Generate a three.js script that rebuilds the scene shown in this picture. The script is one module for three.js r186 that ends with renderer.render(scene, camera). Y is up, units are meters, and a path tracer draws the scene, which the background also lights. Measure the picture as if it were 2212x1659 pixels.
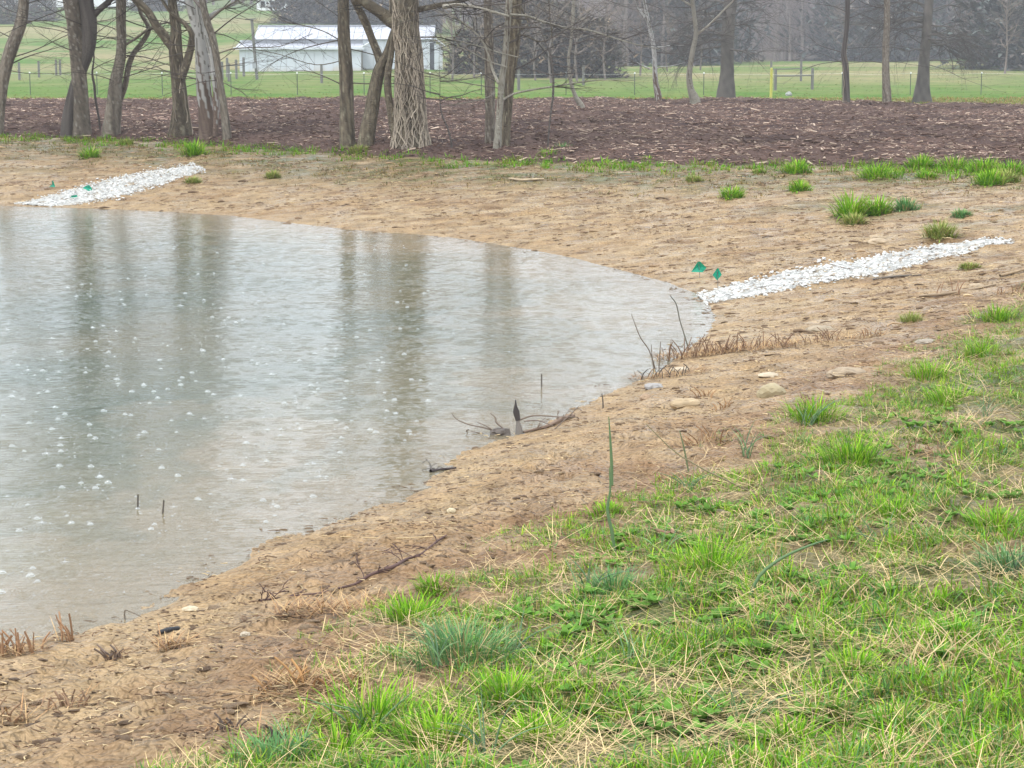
import * as THREE from 'three';
import { mergeGeometries } from 'three/addons/utils/BufferGeometryUtils.js';

// ---------------------------------------------------------------- camera, sky, sun, exposure
const W = 1024, HT = 768, F = 2071, EYE = 1.95, PITCH = Math.atan((384 - 60) / F);
const scene = new THREE.Scene();
const camera = new THREE.PerspectiveCamera(2 * Math.atan(384 / F) * 180 / Math.PI, W / HT, 0.1, 4000);
camera.position.set(0, EYE, 0);
camera.rotation.set(-PITCH, 0, 0);
const renderer = new THREE.WebGLRenderer({ antialias: true });
renderer.setSize(W, HT);
renderer.toneMapping = THREE.LinearToneMapping;
renderer.toneMappingExposure = 1.56;
renderer.shadowMap.enabled = true;

{ // rain-cloud sky: even grey-white, brighter overhead
  const w = 256, h = 128, a = new Float32Array(w * h * 4);
  for (let j = 0; j < h; j++) {
    const el = (((j + 0.5) / h) - 0.5) * Math.PI, s = Math.sin(el);
    const l = s > 0 ? 1.16 + 0.52 * s : 0.3;
    for (let i = 0; i < w; i++) {
      const k = (j * w + i) * 4, az = i / w * Math.PI * 2;
      const c = l * (1 + 0.04 * Math.sin(az * 3 + el * 9) * Math.cos(az * 5 - el * 7) * Math.cos(el));
      a[k] = c * 0.915; a[k + 1] = c * 0.985; a[k + 2] = c * 1.07; a[k + 3] = 1;
    }
  }
  const t = new THREE.DataTexture(a, w, h, THREE.RGBAFormat, THREE.FloatType);
  t.mapping = THREE.EquirectangularReflectionMapping; t.magFilter = THREE.LinearFilter; t.minFilter = THREE.LinearFilter; t.needsUpdate = true;
  scene.background = t; scene.environment = t;
}
const sun = new THREE.DirectionalLight(new THREE.Color(1, 0.97, 0.93), 1.4);
sun.position.set(-25, 60, 22); sun.castShadow = true; sun.shadow.radius = 32;
Object.assign(sun.shadow.camera, { left: -40, right: 40, top: 40, bottom: -40, near: 1, far: 200 });
sun.shadow.mapSize.set(2048, 2048);
scene.add(sun);
scene.fog = new THREE.FogExp2(new THREE.Color(0.93, 0.94, 0.97), 0.0007);

// ---------------------------------------------------------------- random numbers and noise
function rng(seed) { let s = seed >>> 0; return () => { s = (s + 0x6D2B79F5) >>> 0; let t = s; t = Math.imul(t ^ (t >>> 15), t | 1); t ^= t + Math.imul(t ^ (t >>> 7), t | 61); return ((t ^ (t >>> 14)) >>> 0) / 4294967296; }; }
const R = rng(20240317);
const rr = (a, b) => a + (b - a) * R();
const pick = (a) => a[Math.floor(R() * a.length)];
const PERM = new Uint8Array(512); { const r = rng(7), p = [...Array(256).keys()]; for (let i = 255; i > 0; i--) { const j = Math.floor(r() * (i + 1)); [p[i], p[j]] = [p[j], p[i]]; } for (let i = 0; i < 512; i++) PERM[i] = p[i & 255]; }
const GX = [], GY = []; for (let i = 0; i < 32; i++) { GX.push(Math.cos(i / 32 * 6.2832)); GY.push(Math.sin(i / 32 * 6.2832)); }
function noise(x, y, per = 0) { // 2-D gradient noise, -1..1, tiling when per > 0
  let xi = Math.floor(x), yi = Math.floor(y); const xf = x - xi, yf = y - yi;
  const w = (v) => per ? ((v % per) + per) % per : v & 255;
  const x0 = w(xi), x1 = w(xi + 1), y0 = w(yi), y1 = w(yi + 1);
  const g = (a, b, dx, dy) => { const h = PERM[PERM[a & 255] + (b & 255)] & 31; return GX[h] * dx + GY[h] * dy; };
  const u = xf * xf * xf * (xf * (xf * 6 - 15) + 10), v = yf * yf * yf * (yf * (yf * 6 - 15) + 10);
  const a = g(x0, y0, xf, yf), b = g(x1, y0, xf - 1, yf), c = g(x0, y1, xf, yf - 1), d = g(x1, y1, xf - 1, yf - 1);
  return 1.5 * (a + (b - a) * u + (c - a) * v + (a - b - c + d) * u * v);
}
function fbm(x, y, o = 4, per = 0) { let s = 0, a = 0.5; for (let i = 0; i < o; i++) { s += a * noise(x, y, per); x = x * 2 + (per ? 0 : 17.3); y = y * 2 + (per ? 0 : 9.1); per *= 2; a *= 0.5; } return s; }
const clamp = (x, a = 0, b = 1) => Math.min(b, Math.max(a, x));
const sm = (a, b, x) => { const t = clamp((x - a) / (b - a)); return t * t * (3 - 2 * t); };
const mix = (a, b, t) => a + (b - a) * t;
const mix3 = (a, b, t) => [mix(a[0], b[0], t), mix(a[1], b[1], t), mix(a[2], b[2], t)];
const V = (x, y, z) => new THREE.Vector3(x, y, z);

// ---------------------------------------------------------------- surveying: where a sight line of the photograph meets the place
const K = 1024 / 2212;                                   // photograph notes were taken on a 2212-wide print
const CP = Math.cos(PITCH), SP = Math.sin(PITCH);
function ray(px, py) { const x = (px - 512) / F, y = -(py - 384) / F; return [x, y * CP - SP, -CP - y * SP]; }
function at(px, py, d) { const r = ray(px, py), k = d / -r[2]; return V(r[0] * k, EYE + r[1] * k, -d); }
function onPlane(px, py, h) { const r = ray(px, py), k = (h - EYE) / r[1]; return V(r[0] * k, h, r[2] * k); }
function onGround(px, py, f = height) {
  const r = ray(px, py); let a = 3, b = 3;
  for (let d = 3; d < 900; d *= 1.01) { b = d; const k = d / -r[2]; if (EYE + r[1] * k < f(r[0] * k, -d)) break; a = d; }
  for (let i = 0; i < 20; i++) { const m = (a + b) / 2, k = m / -r[2]; if (EYE + r[1] * k < f(r[0] * k, -m)) b = m; else a = m; }
  const k = b / -r[2]; return V(r[0] * k, f(r[0] * k, -b), -b);
}
const g2 = (x, y) => onGround(x * K, y * K);

// ---------------------------------------------------------------- the lie of the land
const shore = [[0, 1395], [70, 1385], [130, 1370], [200, 1352], [270, 1340], [320, 1305], [420, 1255], [520, 1210], [545, 1185], [600, 1160], [700, 1140], [790, 1102], [860, 1082], [910, 1050], [950, 1012], [1000, 978], [1060, 956], [1120, 940], [1210, 902], [1300, 855], [1390, 820], [1440, 790], [1480, 760], [1525, 722], [1545, 690], [1535, 660], [1505, 635], [1430, 607], [1350, 586], [1250, 560], [1150, 540], [1000, 516], [900, 506], [800, 500], [700, 490], [600, 478], [500, 466], [400, 460], [250, 452], [100, 447], [0, 444]]
  .map(([x, y]) => { const p = onPlane(x * K, y * K, 0); return [p.x, p.z]; });
shore.push([-12, -29], [-22, -27], [-27, -18], [-22, -9], [-12, -6], [-5, -5.6], [-2.7, -6.3]);
const inside = (poly, x, z) => { let c = false; for (let i = 0, j = poly.length - 1; i < poly.length; j = i++) { const [xi, zi] = poly[i], [xj, zj] = poly[j]; if ((zi > z) !== (zj > z) && x < (xj - xi) * (z - zi) / (zj - zi) + xi) c = !c; } return c; };
const dist = (poly, x, z) => { let m = 1e9; for (let i = 0, j = poly.length - 1; i < poly.length; j = i++) { const [ax, az] = poly[j], dx = poly[i][0] - ax, dz = poly[i][1] - az, t = clamp(((x - ax) * dx + (z - az) * dz) / (dx * dx + dz * dz)); const ex = x - ax - dx * t, ez = z - az - dz * t, q = ex * ex + ez * ez; if (q < m) m = q; } return Math.sqrt(m); };
const sdist = (poly, x, z) => (inside(poly, x, z) ? -1 : 1) * dist(poly, x, z);
function pond(x, z) { if (x > 14 || x < -40 || z < -45 || z > 8) return 12; return sdist(shore, x, z); }
function meadow(x, d) {
  const a = x / Math.max(d, 30);
  let h = -0.28 + Math.max(0, d - 140) / 140 * 1.7;
  const left = sm(0.03, -0.09, a), right = 1 - left;
  h += left * sm(190, 420, d) * 8.5 + left * Math.max(0, d - 420) * 0.045;
  h += right * Math.max(0, d - 285) * 0.045;
  h += fbm(x * 0.012, d * 0.012, 3) * sm(120, 240, d) * 1.4;
  return h;
}
function crest(x, d) { return mix(0.9, 0.74, sm(4, 13, x)) + 0.08 * noise(x * 0.35, 3.3) + 0.05 * noise(x * 1.1, 7) + 0.025 * noise(x * 3.1, 2); }
function macro(x, z, s) {
  const d = -z;
  if (d > 82) return meadow(x, d);
  let h;
  if (s < 0) h = -Math.min(0.035 * -s + 0.11 * Math.max(0, -s - 0.45) + 0.002, 0.78 + 0.1 * noise(x * 0.3, z * 0.3));
  else { const H = mix(0.42, 0.68, sm(9, 20, d)); h = H * Math.tanh(0.125 * s / H); }
  h = mix(h, crest(x, d) - 0.1, sm(36, 52, d));
  if (d > 56) h = mix(h, meadow(x, d), sm(56, 82, d));
  return h;
}
function height(x, z) {
  const s = pond(x, z); let h = macro(x, z, s); const d = -z;
  if (d < 60) {
    const m = sm(60, 40, d);
    h += m * (0.028 * fbm(x * 1.1 + 4, z * 1.5, 3) + 0.016 * noise(x * 3.1, z * 5) + (d < 34 ? 0.012 * noise(x * 7, z * 12) * sm(34, 20, d) : 0)) * sm(-0.35, 1.1, s);
    if (s > 0 && d < 16) { const al = x * 0.41 - z * 0.91, ac = x * 0.91 + z * 0.41; h += 0.018 * (1 - 2 * Math.abs(noise(al * 1.6 + 40, ac * 6))) * sm(16, 11, d) * sm(0.05, 0.5, s) + 0.012 * noise(al * 4, ac * 11) * sm(13, 9, d) + sm(12, 9, d) * sm(0.02, 0.4, s) * (0.02 * Math.max(0, noise(al * 5 + 9, ac * 14) - 0.02) + 0.009 * noise(x * 15, z * 19)); }
    if (s > 0 && d < 26) h += 0.02 * Math.abs(noise(x * 2.3 + 9, z * 3.1)) * sm(0.1, 1.5, s);
  }
  return h;
}
const grassEdge = [[380, 1680], [440, 1659], [560, 1600], [640, 1530], [715, 1440], [735, 1360], [820, 1292], [900, 1240], [1000, 1185], [1150, 1105], [1300, 1060], [1450, 965], [1600, 905], [1800, 850], [1900, 800], [1960, 750], [2050, 710], [2130, 672], [2212, 640], [2300, 610]].map(([x, y]) => { const p = onPlane(x * K, y * K, 0.27); return [p.x, p.z]; });
grassEdge.push([14, -14], [14, 6], [-3, 6], [-3, -2]);
const grassy = (x, z) => (z < -24 || x < -4) ? -3 : -sdist(grassEdge, x, z);      // + inside the near turf
const mulchEdge = [[-200, 288], [0, 291], [200, 294], [400, 300], [750, 314], [1100, 326], [1500, 339], [1900, 348], [2212, 357], [2500, 366]].map(([x, y]) => { const p = onPlane(x * K, y * K, 0.66); return [p.x, p.z]; });
function mulchLine(x) { for (let i = 1; i < mulchEdge.length; i++) if (x < mulchEdge[i][0] || i === mulchEdge.length - 1) { const [a, b] = [mulchEdge[i - 1], mulchEdge[i]]; return mix(-a[1], -b[1], (x - a[0]) / (b[0] - a[0])); } }
const mulchIn = (x, z) => -z - mulchLine(x);                                       // metres behind its near edge
function mulchTop(x, z) { const e = mulchIn(x, z), d = -z; return height(x, z) + sm(-0.1, 1.2, e) * sm(66, 56, d) * (0.11 + 0.05 * noise(x * 0.8, z * 0.8) + 0.05 * noise(x * 2.2, z * 2.2) + 0.03 * noise(x * 5, z * 5)) - 0.03 * (e < 0.1 ? 1 : 0); }
const solid = (x, z) => mulchIn(x, z) > 0.2 && -z < 66 ? mulchTop(x, z) : height(x, z);

// ---------------------------------------------------------------- naming and tagging
const used = {};
function numbered(n) { n = n.replace(/_\d{3}$/, ''); const k = used[n] = (used[n] ?? -1) + 1; return k ? `${n}_${String(k).padStart(3, '0')}` : n; }
function tag(o, label, category, group, kind) { if (label) o.userData.label = label; if (category) o.userData.category = category; if (group) o.userData.group = group; if (kind) o.userData.kind = kind; return o; }
function shade(o) { o.castShadow = true; o.receiveShadow = true; return o; }
function mesh(name, g, m, parent = scene) { const o = shade(new THREE.Mesh(g, m)); o.name = parent === scene ? numbered(name) : name; parent.add(o); return o; }
function base(name, p) { const o = new THREE.Group(); o.name = numbered(name); if (p) o.position.copy(p); scene.add(o); return o; }

// ---------------------------------------------------------------- textures
function grey(n, f, srgb) { const a = new Uint8Array(n * n * 4); for (let j = 0; j < n; j++) for (let i = 0; i < n; i++) { const v = f(i / n, j / n), k = (j * n + i) * 4; if (Array.isArray(v)) { a[k] = clamp(v[0]) * 255; a[k + 1] = clamp(v[1]) * 255; a[k + 2] = clamp(v[2]) * 255; } else a[k] = a[k + 1] = a[k + 2] = clamp(v) * 255; a[k + 3] = 255; }
  const t = new THREE.DataTexture(a, n, n); t.wrapS = t.wrapT = THREE.RepeatWrapping; t.magFilter = THREE.LinearFilter; t.minFilter = THREE.LinearMipmapLinearFilter; t.generateMipmaps = true; if (srgb) t.colorSpace = THREE.SRGBColorSpace; t.needsUpdate = true; return t; }
const rep = (t, u, v = u) => { const c = t.clone(); c.repeat.set(u, v); c.needsUpdate = true; return c; };
const soilBump = grey(1024, (u, v) => 0.5 + 0.42 * fbm(u * 16, v * 16, 5, 16) + 0.2 * Math.max(0, noise(u * 64, v * 64, 64)) - 0.12 * Math.abs(noise(u * 32, v * 32, 32)));
const soilTint = grey(1024, (u, v) => { const a = fbm(u * 8, v * 8, 6, 8), b = noise(u * 128, v * 128, 128); return 0.78 + 0.36 * a + 0.12 * b + (b > 0.62 ? 0.12 : 0) - (noise(u * 64 + 5, v * 64, 64) > 0.55 ? 0.16 : 0); });
const soilRough = grey(512, (u, v) => 0.46 + 0.5 * fbm(u * 5, v * 5, 4, 5));
const barkBump = grey(512, (u, v) => 0.5 + 0.4 * noise(u * 32, v * 32, 32) + 0.3 * noise(u * 64, v * 64, 64));
const metalTint = grey(256, (u, v) => 0.9 + 0.06 * fbm(u * 6, v * 6, 4, 6));

// ---------------------------------------------------------------- materials
const P = (o) => new THREE.MeshPhysicalMaterial(o);
const S = (o) => new THREE.MeshStandardMaterial(o);
const M = {
  ground: P({ vertexColors: true, map: rep(soilTint, 1 / 1.7), bumpMap: rep(soilBump, 1 / 1.3), bumpScale: 0.07, roughnessMap: rep(soilRough, 1 / 2.3), roughness: 1, specularIntensity: 0.2 }),
  meadow: P({ vertexColors: true, map: rep(soilTint, 1 / 6), bumpMap: rep(soilBump, 1 / 4), bumpScale: 0.08, roughness: 1, specularIntensity: 0.1 }),
  mulch: P({ specularIntensity: 0.15, vertexColors: true, map: rep(soilTint, 1 / 0.9), bumpMap: rep(soilBump, 1 / 0.8), bumpScale: 0.05, roughness: 0.85 }),
  chip: P({ specularIntensity: 0.25, color: 0xffffff, roughness: 0.8 }),
  bark: S({ vertexColors: true, roughness: 0.9, bumpMap: rep(barkBump, 2.2, 1.1), bumpScale: 0.045 }),
  twig: S({ vertexColors: true, roughness: 0.9 }),
  vine: S({ vertexColors: true, roughness: 0.9 }),
  blade: P({ vertexColors: true, roughness: 0.7, transmission: 0.35, side: THREE.DoubleSide, specularIntensity: 0.15 }),
  straw: P({ specularIntensity: 0.2, vertexColors: true, roughness: 0.8, side: THREE.DoubleSide }),
  needle: S({ vertexColors: true, roughness: 0.9, side: THREE.DoubleSide }),
  clod: S({ vertexColors: true, roughness: 0.7, bumpMap: rep(soilBump, 4), bumpScale: 0.01 }),
  stone: S({ vertexColors: true, roughness: 0.7 }),
  grit: P({ vertexColors: true, map: rep(soilTint, 1 / 0.35), bumpMap: rep(soilBump, 1 / 0.45), bumpScale: 0.025, roughness: 0.9, specularIntensity: 0.3, side: THREE.DoubleSide }),
  flag: P({ color: new THREE.Color(0.0, 0.36, 0.22), roughness: 0.45, transmission: 0.35, side: THREE.DoubleSide }),
  wire: S({ color: new THREE.Color(0.2, 0.2, 0.2), metalness: 0.6, roughness: 0.5 }),
  post: S({ color: new THREE.Color(0.05, 0.07, 0.05), roughness: 0.7 }),
  white: S({ color: new THREE.Color(0.8, 0.8, 0.78), roughness: 0.5 }),
  yellow: S({ color: new THREE.Color(0.52, 0.5, 0.08), roughness: 0.5 }),
  timber: S({ color: new THREE.Color(0.13, 0.125, 0.11), roughness: 0.9 }),
  barnWall: S({ vertexColors: true, roughness: 0.55 }),
  barnRoof: S({ color: new THREE.Color(0.42, 0.43, 0.47), roughness: 0.4, metalness: 0.15, map: rep(metalTint, 0.3) }),
  dark: S({ color: new THREE.Color(0.05, 0.055, 0.065), roughness: 0.8 }),
  grey: S({ color: new THREE.Color(0.3, 0.31, 0.33), roughness: 0.7 }),
  rim: P({ color: new THREE.Color(0.92, 0.93, 0.92), roughness: 0.3, transmission: 0.72 }),
  bubble: P({ color: new THREE.Color(0.93, 0.94, 0.93), roughness: 0.1, transmission: 0.86, specularIntensity: 1, ior: 1.4 }),
  drop: P({ color: new THREE.Color(0.93, 0.94, 0.94), roughness: 0.2, transmission: 0.78 }),
};

// ---------------------------------------------------------------- geometry helpers
function geo(pos, nor, uv, col, idx) { const g = new THREE.BufferGeometry(); g.setAttribute('position', new THREE.Float32BufferAttribute(pos, 3)); if (nor) g.setAttribute('normal', new THREE.Float32BufferAttribute(nor, 3)); g.setAttribute('uv', new THREE.Float32BufferAttribute(uv, 2)); if (col) g.setAttribute('color', new THREE.Float32BufferAttribute(col, 3)); g.setIndex(idx); if (!nor) g.computeVertexNormals(); return g; }
const vary = (c, t) => { const k = 1 + (R() - 0.5) * t; return [c[0] * k, c[1] * k, c[2] * k]; };
// a tapering, bent round bar through pts (Vector3) with radii; tint(t, angle, y) or a colour
function tube(pts, rad, seg = 8, tint = [0.15, 0.13, 0.11], rough = 0, sub = 4, off = null) {
  const n = (pts.length - 1) * sub, cr = new THREE.CatmullRomCurve3(pts, false, 'centripetal');
  const P_ = [], Rr = [];
  for (let i = 0; i <= n; i++) { const t = i / n, k = t * (pts.length - 1), a = Math.min(Math.floor(k), pts.length - 2); P_.push(cr.getPoint(t)); Rr.push(mix(rad[a], rad[a + 1], k - a)); }
  const pos = [], nor = [], uv = [], col = [], idx = [], o = off || [R() * 90, R() * 90];
  let T = P_[1].clone().sub(P_[0]).normalize(), N = V(0, 0, 1); if (Math.abs(T.z) > 0.8) N.set(1, 0, 0);
  let len = 0;
  for (let i = 0; i <= n; i++) {
    const t1 = P_[Math.min(i + 1, n)].clone().sub(P_[Math.max(i - 1, 0)]).normalize();
    N.sub(t1.clone().multiplyScalar(N.dot(t1))).normalize(); const B = t1.clone().cross(N);
    if (i) len += P_[i].distanceTo(P_[i - 1]);
    for (let j = 0; j <= seg; j++) {
      const a = (j % seg) / seg * Math.PI * 2, ca = Math.cos(a), sa = Math.sin(a);
      let r = Rr[i]; if (rough) r *= 1 + rough * (noise(ca * 1.6 + o[0], sa * 1.6 + len * 1.3 + o[1]) + 0.5 * noise(ca * 4 + o[1], sa * 4 + len * 3.5 + o[0]) + (seg > 18 ? 0.45 * noise(ca * 11 + o[0], sa * 11 + len * 5) : 0));
      const d = N.clone().multiplyScalar(ca).addScaledVector(B, sa);
      pos.push(P_[i].x + d.x * r, P_[i].y + d.y * r, P_[i].z + d.z * r); nor.push(d.x, d.y, d.z); uv.push(j / seg * Math.max(0.1, Rr[0] * 6), len);
      const c = typeof tint === 'function' ? tint(i / n, a, P_[i].y, len, o) : tint; col.push(c[0], c[1], c[2]);
      if (i < n && j < seg) { const q = i * (seg + 1) + j; idx.push(q, q + 1, q + seg + 1, q + 1, q + seg + 2, q + seg + 1); }
    }
  }
  return geo(pos, nor, uv, col, idx);
}
const merged = (list) => mergeGeometries(list, false);
function paint(g, c) { const n = g.attributes.position.count, a = new Float32Array(n * 3); for (let i = 0; i < n; i++) { const q = typeof c === 'function' ? c(g.attributes.position.getX(i), g.attributes.position.getY(i), g.attributes.position.getZ(i)) : c; a.set(q, i * 3); } g.setAttribute('color', new THREE.BufferAttribute(a, 3)); return g; }
function lump(w, h, d, seed, c, detail = 2, rough = 0.28) { // an uneven stone or clod, base at y = 0
  const g = new THREE.IcosahedronGeometry(1, detail), p = g.attributes.position;
  for (let i = 0; i < p.count; i++) { const x = p.getX(i), y = p.getY(i), z = p.getZ(i), k = 1 + rough * (noise(x * 1.3 + seed, y * 1.3 + z * 1.7 + seed * 2) + 0.5 * noise(x * 3 + z * 2 + seed, y * 3 - z)); p.setXYZ(i, x * k * w / 2, (y * k * 0.75 + 0.35) * h / 1.1, z * k * d / 2); }
  g.computeVertexNormals();
  return paint(g, (x, y, z) => { const k = 0.85 + 0.3 * noise(x * 9 / w + seed, z * 9 / d + y * 5 / h); return [c[0] * k, c[1] * k, c[2] * k]; });
}
// one bent leaf blade: root, heading, length, lean, width
function blade(out, x, y, z, yaw, len, lean, curl, w, c, seg = 4) {
  const sx = Math.sin(yaw), cz = Math.cos(yaw); let px = x, py = y, pz = z, a = lean; const b0 = out.pos.length / 3;
  for (let i = 0; i <= seg; i++) {
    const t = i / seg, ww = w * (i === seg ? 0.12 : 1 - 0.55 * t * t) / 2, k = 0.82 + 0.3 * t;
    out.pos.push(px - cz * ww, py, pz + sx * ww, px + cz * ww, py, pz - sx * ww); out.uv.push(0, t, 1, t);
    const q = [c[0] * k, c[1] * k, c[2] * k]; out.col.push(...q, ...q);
    if (i < seg) { const q2 = b0 + i * 2; out.idx.push(q2, q2 + 1, q2 + 2, q2 + 1, q2 + 3, q2 + 2); }
    px += Math.sin(a) * sx * len / seg; pz += Math.sin(a) * cz * len / seg; py += Math.cos(a) * len / seg; a += curl / seg;
  }
}
const bin = () => ({ pos: [], uv: [], col: [], idx: [] });
const built = (o) => geo(o.pos, null, o.uv, o.col, o.idx);
function tuft(n, rad, len, cols, wide = 0.004, spread = 0.9, dead = 0.12) {
  const o = bin();
  for (let i = 0; i < n; i++) { const a = R() * 6.283, q = Math.pow(R(), 0.62) * rad * (R() < 0.1 ? 1.2 : 1) * (0.75 + 0.5 * noise(Math.cos(a) * 1.7 + n, Math.sin(a) * 1.7)), yaw = a + rr(-0.9, 0.9); const d = R() < dead; blade(o, Math.cos(a) * q, -0.006, Math.sin(a) * q, Math.PI / 2 - yaw, len * rr(0.3, 1.2) * (1.1 - 0.4 * Math.min(1, q / rad)), rr(0.05, spread) * (0.35 + q / rad), rr(0.2, 1.5), wide * rr(0.7, 1.25), vary(d ? [0.42, 0.33, 0.15] : pick(cols), 0.5)); }
  return built(o);
}
function scatter(name, g, m, list, label, parent = scene) { // list of [x, y, z, yaw, tilt, scale, colour, sy]
  const o = shade(new THREE.InstancedMesh(g, m, list.length)), q = new THREE.Object3D(), c = new THREE.Color();
  list.forEach((p, i) => { q.position.set(p[0], p[1], p[2]); q.rotation.set(p[4] || 0, p[3], (p[8] || 0), 'YXZ'); q.scale.set(p[5], p[5] * (p[7] ?? 1), p[5]); q.updateMatrix(); o.setMatrixAt(i, q.matrix); o.setColorAt(i, p[6] ? c.setRGB(...p[6]) : c.setRGB(1, 1, 1)); });
  o.name = parent === scene ? numbered(name) : name; tag(o, label, null, null, 'stuff'); parent.add(o); return o;
}

// ================================================================ THE SETTING
{ // ground: one sheet, fine where it is near, out past the hills
  const xs = [], zs = [];
  for (let x = -6; x < 7.5; x += x > -2.6 && x < 2.4 ? 0.026 : 0.05) xs.push(x);
  { let s = 0.05, x = 7.5; while (x < 1300) { xs.push(x); s *= 1.045; x += s; } xs.push(1300); s = 0.05; x = -6; while (x > -1300) { s *= 1.045; x -= s; xs.unshift(x); } }
  { let d = -25, s; while (d < 1600) { zs.push(-d); s = d < 2 ? 1.5 : d < 9.5 ? 0.024 : d < 14 ? 0.035 : d < 40 ? 0.035 + (d - 14) * 0.0035 : 0.126 * Math.pow(1.03, (d - 40) / 3); s = Math.min(s, 25); d += s; } zs.push(-1600); }
  const nx = xs.length, nz = zs.length, pos = new Float32Array(nx * nz * 3), uv = new Float32Array(nx * nz * 2), col = new Float32Array(nx * nz * 3), idx = [], far = [];
  for (let j = 0; j < nz; j++) for (let i = 0; i < nx; i++) {
    const x = xs[i], z = zs[j], d = -z, k = j * nx + i, s = pond(x, z), h = height(x, z);
    pos.set([x, h, z], k * 3); uv.set([x, z], k * 2);
    const n1 = fbm(x * 0.6, z * 0.9, 3), n2 = fbm(x * 2.1 + 30, z * 3.2, 3), n3 = noise(x * 6.3, z * 9);
    let c = [0.41, 0.285, 0.155];                                                       // tan pond clay
    c = mix3(c, [0.35, 0.215, 0.1], clamp(0.25 + 1.5 * n1 + 0.7 * n2) * 0.8);          // rust-brown patches
    c = mix3(c, [0.50, 0.38, 0.25], clamp(n2 * 2.2 - 0.25) * 0.7);                       // pale silt
    c = mix3(c, [0.27, 0.18, 0.11], clamp(n3 * 1.6 - 0.45) * 0.7);
    { const ge = grassy(x, z) + 0.35 * n1; if (s > 0 && d < 20) c = mix3(c, [0.26, 0.155, 0.08], sm(-1.0, -0.15, ge) * clamp(0.75 + 1.6 * n2)); if (s > 0 && d < 20) { const f = noise(x * 23, z * 31); if (f > 0.35) c = mix3(c, [0.2, 0.125, 0.07], (f - 0.35) * 1.6); } }
    if (d > 14 && d < 45) { const q = fbm(x * 1.6 + 60, z * 4.5, 4), q2 = fbm(x * 0.5 + 9, z * 1.2 + 70, 3); c = mix3(c, [0.22, 0.13, 0.065], clamp(q * 2.8 - 0.05) * 0.85 * sm(0.1, 1.2, s)); c = mix3(c, [0.17, 0.145, 0.07], clamp(q2 * 3 + 0.05) * 0.85 * sm(1.6, 4.2, s)); c = mix3(c, [0.5, 0.38, 0.24], clamp(-q * 2.6 - 0.35) * 0.6); }
    if (s < 0) { c = mix3(c, mix3([0.50, 0.375, 0.225], [0.31, 0.31, 0.17], clamp(fbm(x * 0.5 + 5, z * 0.5, 3) * 2.4 + 0.3 + 0.25 * noise(x * 0.15, z * 0.15))), sm(-0.15, -1.1, s + 0.3 * n1)); }
    const g = grassy(x, z) + 0.5 * n1;
    if (g > -0.3) { const thatch = mix3([0.24, 0.17, 0.085], [0.10, 0.115, 0.035], clamp(0.5 + 2 * n1)); c = mix3(c, mix3(thatch, [0.36, 0.25, 0.135], clamp(n2 * 2.4 - n1)), sm(-0.1, 0.5, g)); }
    const e = mulchIn(x, z);
    if (d > 17 && d < 60) { const top = sm(-4.6 + 1.6 * n1, -1.6, e); c = mix3(c, mix3([0.22, 0.15, 0.075], [0.14, 0.14, 0.05], clamp(0.5 + n2 * 2)), top * clamp(0.8 + n1 * 1.5 + n2)); }
    if (d > 60) {
      const m1 = fbm(x * 0.02, z * 0.03, 4), m2 = fbm(x * 0.15, z * 0.3, 3), m3 = noise(x * 0.9, z * 1.4);
      c = mix3([0.07, 0.17, 0.014], [0.145, 0.195, 0.04], clamp(0.5 + m2 * 1.8));
      c = mix3(c, [0.29, 0.25, 0.12], clamp(sm(125, 235, d) * (0.6 + 1.9 * m1 + 0.9 * m2)));
      c = mix3(c, [0.26, 0.22, 0.09], clamp(sm(128, 112, d) * (0.75 + m2 + m3 * 0.4)));
      c = mix3(c, [0.10, 0.17, 0.045], sm(330, 380, d) * sm(0.02, -0.06, x / d) * clamp(0.6 + m1 * 2));
      const wood = sm(290, 310, d) * sm(0.0, 0.06, x / d); c = mix3(c, [0.13, 0.105, 0.085], wood);
      c = c.map((v) => v * (1 + 0.35 * m3 * sm(300, 100, d)));
    }
    col.set(c, k * 3);
    if (i < nx - 1 && j < nz - 1) (d < 66 ? idx : far).push(k, k + 1, k + nx, k + 1, k + nx + 1, k + nx);
  }
  const row = Math.min(...far.slice(0, 3)), cutA = (row + nx), g = geo(pos.slice(0, cutA * 3), null, uv.slice(0, cutA * 2), col.slice(0, cutA * 3), idx), g2m = geo(pos.slice(row * 3), null, uv.slice(row * 2), col.slice(row * 3), far.map((v) => v - row));
  for (const q of [g, g2m]) { const nn = q.attributes.normal; if (nn.getY(Math.floor(nn.count / 2)) < 0) { const a = q.index.array; for (let i = 0; i < a.length; i += 3) { const t = a[i]; a[i] = a[i + 1]; a[i + 1] = t; } q.computeVertexNormals(); } }
  tag(mesh('ground', g, M.ground), 'tan wet clay bank round the pond, rising to the turf', 'ground', null, 'structure');
  tag(mesh('meadow', g2m, M.meadow), 'green and straw-coloured meadow climbing to the wooded hill', 'meadow', null, 'structure');
}
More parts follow.
